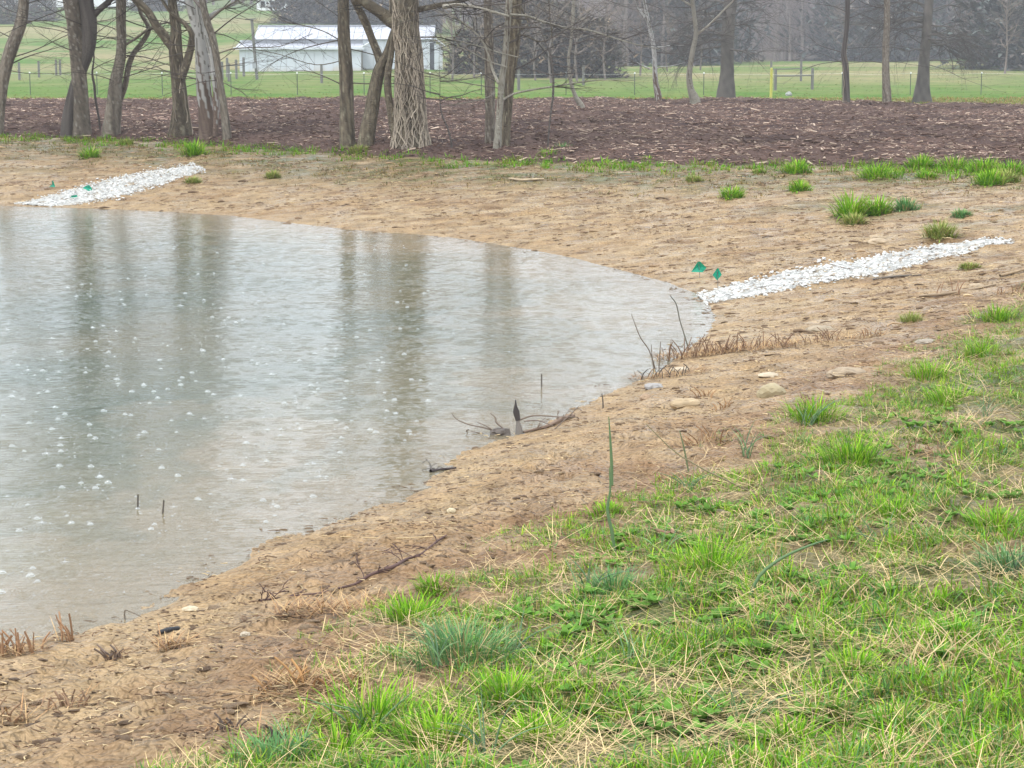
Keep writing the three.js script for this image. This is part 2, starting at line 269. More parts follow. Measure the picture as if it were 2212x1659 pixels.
{ // pond water, dimpled by rain rings
  const n = 2048, a = new Float32Array(n * n), tile = 3, r = rng(99);
  for (let k = 0; k < 620; k++) {
    const cx = r() * n, cy = r() * n, rad = (0.012 + 0.075 * r() * r() + 0.02 * r()) / tile * n, amp = 0.5 / (1 + rad / 22), wl = (0.011 + 0.008 * r()) / tile * n, q = Math.ceil(rad + 6);
    for (let j = -q; j <= q; j++) for (let i = -q; i <= q; i++) { const d = Math.hypot(i, j); if (d > rad) continue; const e = Math.min(1, (rad - d) / (wl * 0.5)) * Math.pow(d / rad, 0.8); const x = (((cx + i) | 0) + n) % n, y = (((cy + j) | 0) + n) % n; a[y * n + x] += amp * e * Math.cos((rad - d) / wl * 6.283); }
  }
  for (let j = 0; j < n; j++) for (let i = 0; i < n; i++) { const u = i / n, v = j / n; a[j * n + i] += 0.35 * noise(u * 24, v * 48, 24 * 2) + 0.22 * noise(u * 60 + 3, v * 120, 120) + 0.5 * noise(u * 7, v * 14, 14 * 1); }
  const b = new Uint8Array(n * n * 4); for (let i = 0; i < n * n; i++) { const v = clamp(0.5 + a[i] * 0.22) * 255; b[i * 4] = b[i * 4 + 1] = b[i * 4 + 2] = v; b[i * 4 + 3] = 255; }
  const t = new THREE.DataTexture(b, n, n); t.wrapS = t.wrapT = THREE.RepeatWrapping; t.magFilter = THREE.LinearFilter; t.minFilter = THREE.LinearMipmapLinearFilter; t.generateMipmaps = true; t.repeat.set(1 / tile, 1 / tile); t.needsUpdate = true;
  // suspended silt: tan plumes off the banks and the right inlet, greener clear water between
  const wn = 512, wa = new Uint8Array(wn * wn * 4), enc = (v) => clamp(v <= 0.0031308 ? v * 12.92 : 1.055 * Math.pow(v, 1 / 2.4) - 0.055) * 255;
  for (let j = 0; j < wn; j++) for (let i = 0; i < wn; i++) { const x = -34 + 40 * (i + 0.5) / wn, z = -34 + 40 * (j + 0.5) / wn, q = fbm(x * 0.55, z * 0.4, 4), q2 = fbm(x * 1.9 + 7, z * 1.3, 3), dd = -pond(x, z) + 2.6 * q + 0.8 * q2, in_ = Math.hypot(x - 4, z + 17) + 3 * q; const t = clamp(Math.max(dd < 0.7 ? 1 : dd < 1.7 ? 0.5 : 0, in_ < 3.4 ? 0.6 : 0) + 1.2 * q2 * (dd < 3 ? 0.5 : 0.2)); const c = mix3(mix3([0.17, 0.225, 0.165], [0.26, 0.255, 0.16], clamp(0.4 + 1.7 * q)), [0.42, 0.36, 0.24], t), k = (j * wn + i) * 4; wa[k] = enc(c[0]); wa[k + 1] = enc(c[1]); wa[k + 2] = enc(c[2]); wa[k + 3] = 255; }
  const silt = new THREE.DataTexture(wa, wn, wn); silt.colorSpace = THREE.SRGBColorSpace; silt.magFilter = THREE.LinearFilter; silt.minFilter = THREE.LinearFilter; silt.wrapS = silt.wrapT = THREE.RepeatWrapping; silt.repeat.set(1 / 40, 1 / 40); silt.offset.set(34 / 40, 34 / 40); silt.needsUpdate = true;
  M.water = P({ map: silt, roughness: 0.12, transmission: 0.66, thickness: 1, ior: 1.333, attenuationColor: new THREE.Color(0.54, 0.66, 0.56), attenuationDistance: 1.6, bumpMap: t, bumpScale: 0.013 });
  const g = new THREE.ShapeGeometry(new THREE.Shape(shore.map(([x, z]) => { let nxp = x, nzp = z; return new THREE.Vector2(nxp, -nzp); })));
  // spread the outline half a metre under the bank
  const p = g.attributes.position, out = []; const c = [-6, -17];
  for (let i = 0; i < p.count; i++) { const x = p.getX(i), z = -p.getY(i); let ex = 0, ez = 0; for (let k = 0; k < 16; k++) { const an = k / 16 * 6.283, qx = x + Math.cos(an) * 0.6, qz = z + Math.sin(an) * 0.6; if (!inside(shore, qx, qz)) { ex += Math.cos(an); ez += Math.sin(an); } } const l = Math.hypot(ex, ez) || 1; out.push(x + ex / l * 0.8, 0, z + ez / l * 0.8); }
  const uv = []; for (let i = 0; i < p.count; i++) uv.push(out[i * 3], out[i * 3 + 2]);
  const w = geo(out, null, uv, null, [...g.index.array]); const nrm = w.attributes.normal; let up = 0; for (let i = 0; i < nrm.count; i++) up += nrm.getY(i); if (up < 0) { const q = w.index.array; for (let i = 0; i < q.length; i += 3) { const s = q[i]; q[i] = q[i + 1]; q[i + 1] = s; } w.computeVertexNormals(); }
  tag(mesh('water', w, M.water), 'grey-green rain-dimpled pond water', 'water', null, 'structure');
}
{ // mulch bed
  const xs = [], zs = [], pos = [], uv = [], col = [], idx = []; for (let x = -26; x <= 26; x += 0.16) xs.push(x); for (let t = 0; t <= 1.0001; t += 1 / 190) zs.push(t);
  for (let j = 0; j < zs.length; j++) for (let i = 0; i < xs.length; i++) {
    const x = xs[i], d0 = mulchLine(x) + 0.25 * noise(x * 0.9, 5) + 0.12 * noise(x * 3, 8) - 0.15, z = -mix(d0, 66, Math.pow(zs[j], 1.25)), k = j * xs.length + i;
    pos.push(x, mulchTop(x, z), z); uv.push(x, z);
    const c = mix3([0.085, 0.054, 0.047], [0.15, 0.096, 0.078], clamp(0.5 + fbm(x * 1.1, z * 0.6, 4) * 1.8)); col.push(...c);
    if (i < xs.length - 1 && j < zs.length - 1) idx.push(k, k + 1, k + xs.length, k + 1, k + xs.length + 1, k + xs.length);
  }
  const bed = tag(mesh('mulch_bed', geo(pos, null, uv, col, idx), M.mulch), 'broad bed of purple-brown bark mulch behind the tree row', 'mulch bed', null, 'structure');
  const g = new THREE.CylinderGeometry(0.5, 0.32, 1, 5, 1); g.rotateZ(Math.PI / 2); g.scale(1, 0.13, 0.26); g.translate(0, 0.03, 0);
  const list = [];
  for (let k = 0; k < 90000; k++) {
    const d = 24 + 34 * Math.pow(R(), 1.25), half = d * 0.262, x = rr(-half, half), z = -d; if (mulchIn(x, z) < 0.05 + 0.25 * noise(x * 0.9, 5)) continue;
    const t = R(), c = t < 0.56 ? vary([0.125, 0.078, 0.06], 0.8) : t < 0.82 ? vary([0.2, 0.135, 0.105], 0.5) : vary([0.42, 0.32, 0.24], 0.5); const zone = 1.05 + 1.3 * fbm(x * 0.35, z * 0.2, 3); c[0] *= zone; c[1] *= zone; c[2] *= zone;
    list.push([x, mulchTop(x, z) + rr(-0.01, 0.02), z, rr(0, 6.28), rr(-0.3, 0.3), rr(0.03, 0.1) * (R() < 0.06 ? 2 : 1), c, rr(0.7, 1.4), rr(-0.25, 0.25)]);
  }
  scatter('mulch_chips', g, M.chip, list, null, bed);
}

// ---------------------------------------------------------------- trees
const BARK = {
  grey: (seed) => (t, a, y, l, o) => { const n = noise(Math.cos(a) * 2 + o[0], Math.sin(a) * 2 + l * 2.2 + o[1]), f = noise(Math.cos(a) * 7 + o[1], l * 14 + Math.sin(a) * 7); let c = mix3([0.19, 0.155, 0.12], [0.33, 0.28, 0.22], clamp(0.5 + n * 1.3)); if (noise(Math.cos(a) * 9 + 3, l * 9 + Math.sin(a) * 9) > 0.42) c = [0.42, 0.38, 0.31]; return c.map((v) => v * (1 + 0.5 * f)); },
  brown: () => (t, a, y, l, o) => { const n = noise(Math.cos(a) * 2 + o[0], Math.sin(a) * 2 + l * 2 + o[1]), f = noise(Math.cos(a) * 7 + o[1], l * 10 + Math.sin(a) * 7); let c = mix3([0.14, 0.112, 0.078], [0.27, 0.22, 0.15], clamp(0.5 + n * 1.3)); if (noise(Math.cos(a) * 8 + 3, l * 8 + Math.sin(a) * 8) > 0.45) c = [0.34, 0.3, 0.21]; return c.map((v) => v * (1 + 0.55 * f)); },
  dark: () => (t, a, y, l, o) => { const n = noise(Math.cos(a) * 2 + o[0], Math.sin(a) * 2 + l * 2 + o[1]); return mix3([0.105, 0.09, 0.08], [0.19, 0.165, 0.145], clamp(0.5 + n)); },
  pale: () => (t, a, y, l, o) => { const n = noise(Math.cos(a) * 1.6 + o[0], Math.sin(a) * 1.6 + l * 3 + o[1]), f = noise(Math.cos(a) * 5, l * 30 + o[0]); return (n + 0.35 * f > 0.5 ? [0.2, 0.16, 0.12] : mix3([0.5, 0.46, 0.38], [0.36, 0.32, 0.25], clamp(0.5 + f))); },
  sycamore: (y0) => (t, a, y, l, o) => { const n = noise(Math.cos(a) * 2.4 + o[0], Math.sin(a) * 2.4 + l * 3.2 + o[1]) + 0.5 * noise(Math.cos(a) * 6, Math.sin(a) * 6 + l * 8), u = (y - y0) * 1.1 + n; return u > 0.1 ? (n < -0.3 ? [0.24, 0.22, 0.18] : [0.66, 0.64, 0.6]) : mix3([0.2, 0.14, 0.11], [0.3, 0.22, 0.17], clamp(0.5 + n)); },
};
const Z = { 1: (x, y) => [x * 0.11573, y * 0.11573], 2: (x, y) => [224 + x * 0.11573, y * 0.11573], 3: (x, y) => [440 + x * 0.11573, y * 0.11573], 4: (x, y) => [672 + x * 0.15913, y * 0.15913] };
const ZS = { 1: 0.11573, 2: 0.11573, 3: 0.11573, 4: 0.15913 };
const crownTwig = [0.16, 0.135, 0.12];
function grow(out, p, dir, len, r, lvl, droop = 0, tint = crownTwig, kids = 4) {
  const pts = [p.clone()], rad = [r]; const q = p.clone(), d = dir.clone().normalize(), n = 4;
  for (let i = 1; i <= n; i++) { d.add(V(rr(-0.28, 0.28), rr(-0.18, 0.22) - droop * i / n, rr(-0.28, 0.28))).normalize(); q.addScaledVector(d, len / n); pts.push(q.clone()); rad.push(Math.max(0.0018, r * (1 - 0.82 * i / n))); }
  out.push(tube(pts, rad, lvl > 1 ? 6 : r > 0.006 ? 4 : 3, tint, 0, lvl > 1 ? 3 : lvl ? 2 : 1));
  if (lvl > 0) for (let k = 0; k < kids; k++) { const t = 0.25 + 0.72 * (k + R() * 0.8) / kids, i = Math.min(n - 1, Math.floor(t * n)), s = pts[i].clone().lerp(pts[i + 1], t * n - i), e = pts[i + 1].clone().sub(pts[i]).normalize(); e.add(V(rr(-0.9, 0.9), rr(-0.5, 0.75) - droop * 0.6, rr(-0.9, 0.9))).normalize(); grow(out, s, e, len * rr(0.35, 0.62), mix(rad[i], rad[i + 1], 0.5) * 0.62, lvl - 1, droop, tint, Math.max(2, kids - 1)); }
}
// a tree from its sighted trunk: spec = {zone, d, stems: [[x, y, w], ...] ...}
function tree(name, label, cat, group, { z, d, stem, bark = 'grey', y0 = 0, stems = [], limbs = [], vines, twigs = 0, top = 13, crown = 11, seg = 14, rough = 0.09, twigH = [0.9, 3.6], twigL = [0.7, 2.2], flare = 0.3, droop = 0.05, tint, back = 0 }) {
  const [bx, by] = Z[z](stem[0][0], stem[0][1]), foot = d ? at(bx, by, d) : onGround(bx, by, solid); if (back) foot.copy(at(bx, by, -foot.z + back)); const D = -foot.z;
  if (d || back) foot.y = solid(foot.x, foot.z);
  const root = base(name, foot); tag(root, label, cat, group);
  const rel = (x, y, dz = 0) => at(...Z[z](x, y), D - dz).sub(foot);
  const R_ = (w) => w / 2 * ZS[z] * D / F;
  const barkOf = (rel0) => { const f = BARK[bark](y0 - foot.y); return f; };
  const tops = [];
  function column(list, extend, nm, dz, r0) {
    const pts = list.map(([x, y, w, zz]) => rel(x, y, (zz || 0) + dz)), rad = list.map((q) => R_(q[2]));
    if (nm === 'trunk') { pts[0].set(0, pts[0].y, 0); const dn = pts[0].clone(); dn.y -= 0.35; pts.unshift(dn); rad.unshift(rad[0] * (1 + flare)); rad[1] *= 1 + flare * 0.25; }
    if (extend) {
      const n = pts.length, dir = pts[n - 1].clone().sub(pts[n - 2]).normalize(); let q = pts[n - 1].clone(), r = rad[n - 1];
      const steps = 5, L = top - q.y; for (let i = 1; i <= steps; i++) { dir.add(V(rr(-0.12, 0.12), 0.22, rr(-0.12, 0.12))).normalize(); q.addScaledVector(dir, L / steps); pts.push(q.clone()); rad.push(r * [1, 0.72, 0.5, 0.34, 0.2, 0.08][i]); tops.push([pts[pts.length - 2].clone(), q.clone(), rad[rad.length - 1] + 0.02]); }
    }
    const fine = D < 70 ? 0.05 : 0.2, low = pts.filter((q) => q.y < 3.2).length, cut = Math.min(pts.length - 1, low + 1); const A = pts.slice(0, cut), B = pts.slice(cut - 1), sub = Math.max(3, Math.min(26, Math.round(5.5 / fine / cut)));
    const o = [R() * 90, R() * 90], g = [tube(A, rad.slice(0, cut), nm === 'trunk' ? Math.max(seg, D < 70 ? 30 : 12) : 14, barkOf(), rough, sub, o)]; if (B.length > 1) g.push(tube(B, rad.slice(cut - 1), 10, barkOf(), rough, 5, o));
    return mesh(nm, merged(g), M.bark, root), { pts, rad };
  }
  const main = column(stem, true, 'trunk', 0);
  stems.forEach((s, i) => column(s, true, 'limb', i % 2 ? 0.15 : -0.12));
  limbs.forEach((l) => { const pts = l.map(([x, y, w, zz]) => rel(x, y, zz || 0)), rad = l.map((q) => Math.max(0.003, R_(q[2]))); const out = [tube(pts, rad, 7, barkOf(), 0.05, 4)];
    for (let k = 0; k < (D > 80 ? 13 : Math.min(7, pts.length * 1.5)); k++) { const i = Math.floor(rr(0.3, 1) * (pts.length - 1)), e = pts[i + 1].clone().sub(pts[i]).normalize().add(V(rr(-0.7, 0.7), rr(-0.8, 0.6), rr(-0.7, 0.7))); grow(out, pts[i].clone().lerp(pts[i + 1], R()), e, rr(0.3, 0.9) * D / 35, Math.min(rad[i] * 0.5, D > 80 ? 0.026 : 0.007), D > 80 ? 2 : 1, D > 80 ? 0.22 : 0.05, tint || [0.09, 0.075, 0.065], 3); }
    mesh('limb', merged(out), M.bark, root); });
  if (vines) for (let k = 0; k < vines; k++) { // climbing stems that hug the trunk
    const pts = [], rad = []; let a = rr(0, 6.28), ph = rr(0, 9); const y0v = k % 3 ? rr(0, 1.6) : 0, y1 = rr(0.5, 1.3), r = rr(0.004, 0.011);
    for (let i = 0; i <= 14; i++) { const y = -0.1 + y0v + y1 * i / 14; let j = 1; while (j < main.pts.length - 1 && main.pts[j].y < y) j++; const t = clamp((y - main.pts[j - 1].y) / (main.pts[j].y - main.pts[j - 1].y)), c = main.pts[j - 1].clone().lerp(main.pts[j], t), rt = mix(main.rad[j - 1], main.rad[j], t) * 1.04; const an = a + 0.2 * Math.sin(y * 5 + ph) + 0.1 * Math.sin(y * 17 + ph * 2) + rr(-0.05, 0.05); pts.push(V(c.x + Math.cos(an) * rt, y, c.z + Math.sin(an) * rt)); rad.push(r * (1 - 0.5 * i / 14)); }
    mesh('vine', tube(pts, rad, 5, vary(pick([[0.31, 0.26, 0.195], [0.39, 0.325, 0.25], [0.23, 0.19, 0.145], [0.17, 0.135, 0.1]]), 0.4), 0.1, 2), M.vine, root);
  }
  for (let k = 0; k < twigs * (D < 70 ? 2.2 : 1.5); k++) { // thin low branches
    const y = rr(...twigH); let j = 1; while (j < main.pts.length - 1 && main.pts[j].y < y) j++; const p = main.pts[j - 1].clone().lerp(main.pts[j], clamp((y - main.pts[j - 1].y) / (main.pts[j].y - main.pts[j - 1].y)));
    const out = [], s = R() < 0.5 ? -1 : 1; grow(out, p, V(s, rr(-0.25, 0.5), rr(-0.6, 0.6)), rr(...twigL), rr(0.007, 0.014) * (D > 80 ? 2.5 : 1), 2, droop, tint || [0.085, 0.07, 0.06], 4); mesh('branch', merged(out), M.twig, root);
  }
  if (crown) { const out = []; for (let k = 0; k < crown; k++) { const [a, b, r] = pick(tops), p = a.clone().lerp(b, R()); grow(out, p, V(rr(-1, 1), rr(0.1, 1), rr(-1, 1)), rr(2, 4.4), Math.min(0.055, Math.max(0.035, r * 0.6)), D < 60 ? 3 : 2, 0, crownTwig, 5); } mesh('crown', merged(out), M.twig, root); }
  return root;
}
tree('bare_tree', 'leaning grey trunk at the far left edge of the tree row', 'tree', null, { z: 1, stem: [[-10, 1155, 80], [5, 880, 92], [45, 600, 108], [105, 400, 108], [178, 200, 98], [207, 0, 88]], twigs: 7 });
tree('bare_tree', 'smooth straight grey-brown trunk standing before a darker leaning one, left cluster', 'tree', null, { z: 1, stem: [[708, 1172, 156], [700, 900, 132], [679, 600, 130], [660, 400, 128], [640, 200, 128], [612, -20, 142]], twigs: 6, rough: 0.05 });
tree('bare_tree', 'dark trunk leaning right behind the smooth straight grey-brown one', 'tree', null, { z: 1, bark: 'dark', d: 36.4, stem: [[580, 1160, 112], [615, 900, 100], [700, 600, 105], [765, 400, 118], [768, 200, 140], [742, -20, 125]], limbs: [[[800, 140, 60], [860, 80, 55], [930, 20, 50], [1010, -60, 42]], [[730, 60, 30], [640, 30, 20], [480, -40, 14]]], twigs: 5 });
tree('bare_sapling', 'thin crooked dark sapling just right of the dark leaning trunk', 'sapling', null, { z: 1, d: 37, bark: 'dark', stem: [[858, 1050, 16], [825, 860, 20], [815, 740, 22], [798, 640, 18], [812, 480, 12], [790, 300, 8]], top: 3, crown: 0, twigs: 2, seg: 6, twigL: [0.3, 0.8], twigH: [0.9, 1.8] });
tree('bare_tree', 'forked knotty trunk with a slim stem curving out to its right', 'tree', null, { z: 1, stem: [[960, 1170, 150], [988, 900, 128], [1002, 700, 102], [1040, 500, 88], [1050, 350, 85], [1045, 180, 80], [1045, -20, 84]], stems: [[[1030, 880, 50], [1080, 740, 52], [1110, 580, 50], [1150, 470, 46], [1225, 370, 42], [1285, 250, 42], [1215, 110, 34], [1190, -20, 30]]], limbs: [[[1060, 400, 26], [1190, 320, 24], [1300, 240, 20], [1480, 190, 14], [1700, 210, 9]]], twigs: 8 });
tree('bare_tree', 'vine-clad grey trunk dividing low into a left-reaching fork and right stem', 'tree', null, { z: 1, bark: 'brown', stem: [[1560, 1175, 200], [1560, 1040, 165], [1560, 900, 130], [1538, 650, 118], [1515, 450, 110], [1520, 250, 86], [1495, 60, 74], [1480, -40, 70]], stems: [[[1500, 420, 78], [1430, 320, 84], [1350, 220, 76], [1285, 110, 70], [1170, -10, 66]], [[1570, 680, 66], [1620, 520, 70], [1650, 400, 64], [1655, 290, 50], [1600, 210, 40], [1480, 110, 30], [1390, -20, 26]]], vines: 26, twigs: 6 });
tree('sycamore_tree', 'sycamore with peeling white and brown bark, two stems above', 'tree', null, { z: 1, bark: 'sycamore', y0: 1.3, stem: [[1800, 1185, 155], [1778, 950, 130], [1760, 700, 126], [1750, 500, 122], [1738, 320, 104], [1735, 200, 76], [1720, -20, 72]], stems: [[[1742, 340, 66], [1690, 220, 76], [1655, 100, 72], [1625, -30, 66]], [[1860, 1180, 50], [1870, 880, 50], [1845, 650, 44], [1815, 430, 46], [1775, 260, 40]]], limbs: [[[1690, 260, 40], [1740, 200, 36], [1850, 110, 28], [1960, 60, 20], [2140, -10, 12]]], twigs: 6 });
tree('bare_tree', 'slender grey trunk curving up beside the white-barked sycamore', 'tree', null, { z: 1, stem: [[1962, 1195, 76], [1930, 900, 64], [1898, 700, 58], [1870, 500, 62], [1838, 330, 62], [1782, 160, 60], [1745, -20, 58]], limbs: [[[1800, 180, 24], [1900, 95, 20], [2020, 20, 14], [2160, -40, 10]], [[1860, 470, 14], [2000, 425, 12], [2180, 410, 9], [2420, 400, 7], [2700, 290, 5]], [[1900, 700, 8], [2080, 790, 7], [2190, 870, 4]]], twigs: 8 });
tree('bare_tree', 'upright branchless dark trunk in front of the long white barn', 'tree', null, { z: 2, bark: 'brown', stem: [[1068, 1255, 132], [1060, 900, 118], [1052, 600, 114], [1035, 300, 106], [1030, -20, 92]], limbs: [[[1040, 520, 8], [800, 560, 7], [480, 470, 6], [240, 420, 5]], [[1020, 360, 10], [860, 270, 9], [640, 210, 8], [490, 180, 5]]], twigs: 5 });
tree('bare_tree', 'leaning forked trunk tucked against the big vine-covered tree', 'tree', null, { z: 2, bark: 'brown', stem: [[1225, 1255, 132], [1275, 950, 118], [1315, 720, 108], [1345, 600, 100], [1420, 450, 84], [1470, 300, 84], [1530, 180, 80], [1600, 40, 70]], stems: [[[1360, 600, 70], [1340, 500, 70], [1275, 330, 66], [1220, 190, 70], [1150, 50, 62], [1105, -40, 56]], [[1475, 1200, 66], [1440, 950, 66], [1415, 750, 66], [1420, 600, 60], [1440, 500, 50]]], twigs: 4 });
tree('bare_tree', 'largest trunk of all, wrapped in tan climbing vines beside the barn', 'tree', null, { z: 2, bark: 'brown', seg: 22, stem: [[1618, 1262, 325], [1612, 1120, 285], [1605, 900, 262], [1602, 650, 238], [1598, 450, 222], [1565, 250, 226], [1556, 80, 238], [1552, -40, 240]], limbs: [[[1540, 230, 130], [1440, 170, 130], [1340, 100, 100], [1220, 20, 92], [1120, -50, 80]], [[1640, 90, 60], [1750, 70, 50], [1860, 45, 46], [2000, 20, 36], [2140, -20, 30]], [[1700, 320, 12], [1880, 325, 12], [1960, 350, 10], [2050, 260, 6]]], vines: 300, twigs: 5, top: 16, crown: 16, twigH: [2.2, 4] });
tree('bare_tree', 'slim pale ringed trunk standing before two grey stems, right of the vine-covered tree', 'tree', null, { z: 3, bark: 'pale', stem: [[492, 1300, 68], [505, 1100, 60], [522, 880, 56], [535, 700, 56], [560, 500, 52], [578, 300, 52], [590, 120, 54], [598, -30, 58]], limbs: [[[600, 140, 22, 0.1], [450, 100, 22], [300, 60, 24], [160, 40, 30], [20, 60, 40]], [[600, 125, 20, 0.2], [760, 140, 20], [900, 190, 20], [1080, 240, 18], [1260, 255, 16], [1450, 310, 13], [1660, 375, 10], [1900, 425, 6]], [[545, 860, 20, 0.1], [640, 810, 18], [830, 770, 16], [1000, 745, 14], [1180, 715, 12], [1400, 690, 9], [1700, 695, 5]], [[505, 720, 26, 0.1], [450, 590, 24], [420, 480, 20], [370, 360, 18], [270, 250, 16], [130, 150, 12], [-20, 90, 8]], [[580, 580, 12, 0.1], [440, 535, 11], [250, 440, 9], [60, 370, 7], [-60, 310, 4]], [[680, 495, 10, 0.2], [500, 450, 11], [360, 405, 10], [180, 360, 7], [40, 330, 5]], [[480, 800, 10], [390, 850, 8], [200, 890, 7], [20, 915, 5]]], twigs: 7 });
tree('bare_tree', 'straight dull grey trunk immediately left of the slim pale ringed one', 'tree', null, { z: 3, back: 1, stem: [[432, 1290, 82], [432, 900, 88], [428, 600, 82], [420, 300, 78], [410, -20, 70]], twigs: 4 });
tree('bare_tree', 'broad soft-brown trunk immediately right of the slim pale ringed one', 'tree', null, { z: 3, back: 0.7, bark: 'brown', stem: [[560, 1300, 80], [590, 900, 76], [605, 650, 80], [635, 420, 96], [650, 200, 100], [665, -20, 96]], limbs: [[[660, 300, 18], [740, 310, 12], [860, 360, 10], [960, 320, 10], [950, 150, 8], [940, 0, 8]], [[690, 260, 14], [760, 215, 10], [700, 60, 16], [695, -30, 16]]], twigs: 5 });
tree('bare_sapling', 'spindly dark sapling in the mulch right of the vine-covered tree', 'sapling', null, { z: 3, bark: 'dark', stem: [[105, 1285, 16], [70, 1120, 14], [20, 1000, 13], [5, 930, 10], [0, 860, 6]], top: 2.2, crown: 0, twigs: 3, seg: 6, twigL: [0.4, 1], twigH: [0.4, 1.2] });
tree('bare_sapling', 'wiry sapling rooted at the mulch edge right of the three stems', 'sapling', null, { z: 3, d: 31, bark: 'dark', stem: [[932, 1285, 12], [940, 1150, 14], [960, 950, 14], [978, 800, 18], [970, 560, 20], [945, 440, 18], [920, 390, 10]], top: 2, crown: 0, twigs: 4, seg: 6, twigL: [0.4, 1.1], twigH: [0.8, 1.9] });
tree('bare_tree', 'thin grey tree with a bent foot standing out on the mulch', 'tree', null, { z: 3, bark: 'pale', stem: [[1225, 928, 52], [1170, 830, 34], [1130, 700, 32], [1112, 500, 26], [1130, 380, 26], [1142, 260, 24], [1150, 120, 34], [1158, -20, 24]], twigs: 9, top: 9, crown: 5, twigL: [0.8, 2.4] });
tree('sycamore_tree', 'small white-stemmed sycamore at the back edge of the mulch', 'tree', null, { z: 3, bark: 'sycamore', y0: 1.25, d: 55, stem: [[1885, 832, 56], [1862, 700, 44], [1855, 520, 38], [1840, 380, 38], [1812, 240, 34], [1785, 120, 34], [1762, -20, 26]], limbs: [[[1850, 600, 12], [1900, 580, 10], [1990, 570, 6], [2120, 540, 4]], [[1820, 600, 14], [1740, 560, 10], [1700, 540, 6]], [[1770, 150, 22], [1710, 60, 18], [1680, -20, 12]], [[1860, 410, 10], [1980, 395, 8], [2110, 390, 5]]], twigs: 8, crown: 5 });
tree('sycamore_tree', 'cream-barked sapling with a rusty root at the mulch edge, forked to the right', 'tree', null, { z: 4, bark: 'pale', d: 52, stem: [[145, 640, 58], [118, 560, 40], [108, 480, 36], [128, 330, 32], [150, 220, 28], [140, 100, 26], [125, -20, 26]], limbs: [[[160, 215, 16], [230, 160, 14], [320, 70, 12], [420, -30, 10]], [[130, 40, 14], [60, 0, 10], [0, -30, 6]]], twigs: 8, crown: 4, flare: 0.7 });
tree('bare_tree', 'crooked trunk with a dark twisting vine at the back of the mulch', 'tree', null, { z: 4, bark: 'dark', d: 54, stem: [[1095, 622, 42], [1094, 500, 40], [1088, 400, 40], [1078, 330, 32], [1092, 230, 30], [1102, 120, 28], [1104, -20, 30]], vines: 3, twigs: 6, crown: 4 });
tree('bare_tree', 'plain grey-pink straight trunk between the crooked one and the second oak', 'tree', null, { z: 4, d: 54, stem: [[1350, 622, 54], [1344, 480, 46], [1344, 300, 42], [1350, 150, 40], [1350, -20, 38]], twigs: 5, crown: 4 });
const OAKL = (x, s, n) => { const out = []; for (let k = 0; k < n; k++) { const y = mix(30, 330, k / n), side = R() < 0.5 ? 1 : -1, L = rr(110, 430), dr = k / n, up = rr(-38, 14), fall = rr(-40, 40) + 120 * dr * R(), wd = R(), zz = rr(-5, 5); const pts = []; for (let i = 0; i <= 5; i++) { const t = i / 5; pts.push([x + side * (8 + L * t) + rr(-12, 12) * t, y + up * t * (1 - t) * 4 + rr(-14, 14) * Math.min(1, t * 3) + t * t * fall, (9 + 10 * wd) * (1 - 0.8 * t), zz * t]); } out.push(pts); } return out; };
tree('oak_tree', 'big dark oak with drooping twigs left of the yellow post', 'tree', null, { z: 4, bark: 'dark', d: 112, stem: [[340, 596, 112], [343, 520, 96], [345, 440, 84], [350, 250, 80], [358, 100, 80], [368, -20, 84]], limbs: OAKL(350, 1, 14), twigs: 10, twigL: [2.5, 6], twigH: [2, 6], droop: 0.16, top: 16, crown: 16 });
tree('oak_tree', 'big dark oak whose low boughs sweep out over the fence, right side', 'tree', null, { z: 4, bark: 'dark', d: 110, stem: [[1570, 618, 110], [1575, 540, 84], [1582, 420, 72], [1596, 250, 62], [1606, 100, 58], [1618, -20, 56]], limbs: OAKL(1590, 1, 16), twigs: 10, twigL: [2.5, 6], twigH: [2, 6], droop: 0.16, top: 16, crown: 16 });

// ---------------------------------------------------------------- evergreens and woods on the rising ground
function evergreen(n, squat, cols, seed) { // trunk 1 m of a unit-height tree; crown of many small sprays
  const o = bin(), r = rng(seed);
  for (let i = 0; i < n; i++) {
    const y = 0.03 + 0.97 * Math.pow(r(), 1.15), a = r() * 6.283, env = (squat ? Math.sqrt(Math.max(0, 1 - Math.pow(y * 1.05 - 0.25, 2) * 1.4)) * 0.6 : 0.34 * Math.pow(1 - y, 0.75)) * (0.78 + 0.6 * noise(Math.cos(a) * 2.6 + seed, y * 9 + Math.sin(a) * 2.6)); const q = env * Math.sqrt(0.25 + 0.75 * r()) + 0.01;
    const c = cols[Math.floor(r() * cols.length)], k = 0.5 + 1.1 * r() * r(), s = 0.045 + 0.07 * r();
    for (let b = 0; b < 2; b++) blade(o, Math.cos(a) * q, y, Math.sin(a) * q, Math.PI / 2 - a + (r() - 0.5) * 2.4, s * 1.3, 0.7 + r() * 1.2, 0.5, s * 0.45, [c[0] * k, c[1] * k, c[2] * k], 2);
  }
  return built(o);
}
const CEDAR = [[0.11, 0.085, 0.046], [0.19, 0.135, 0.075], [0.075, 0.075, 0.036], [0.3, 0.22, 0.14]], PINE = [[0.075, 0.1, 0.085], [0.1, 0.115, 0.095], [0.17, 0.145, 0.12], [0.09, 0.1, 0.085]];
const cedarG = [evergreen(2300, true, CEDAR, 3), evergreen(2300, true, CEDAR, 8)], pineG = [evergreen(1300, true, PINE, 5), evergreen(1300, true, PINE, 12)];
const trunkG = paint(new THREE.CylinderGeometry(0.012, 0.022, 0.3, 7).translate(0, 0.12, 0), [0.12, 0.1, 0.085]);
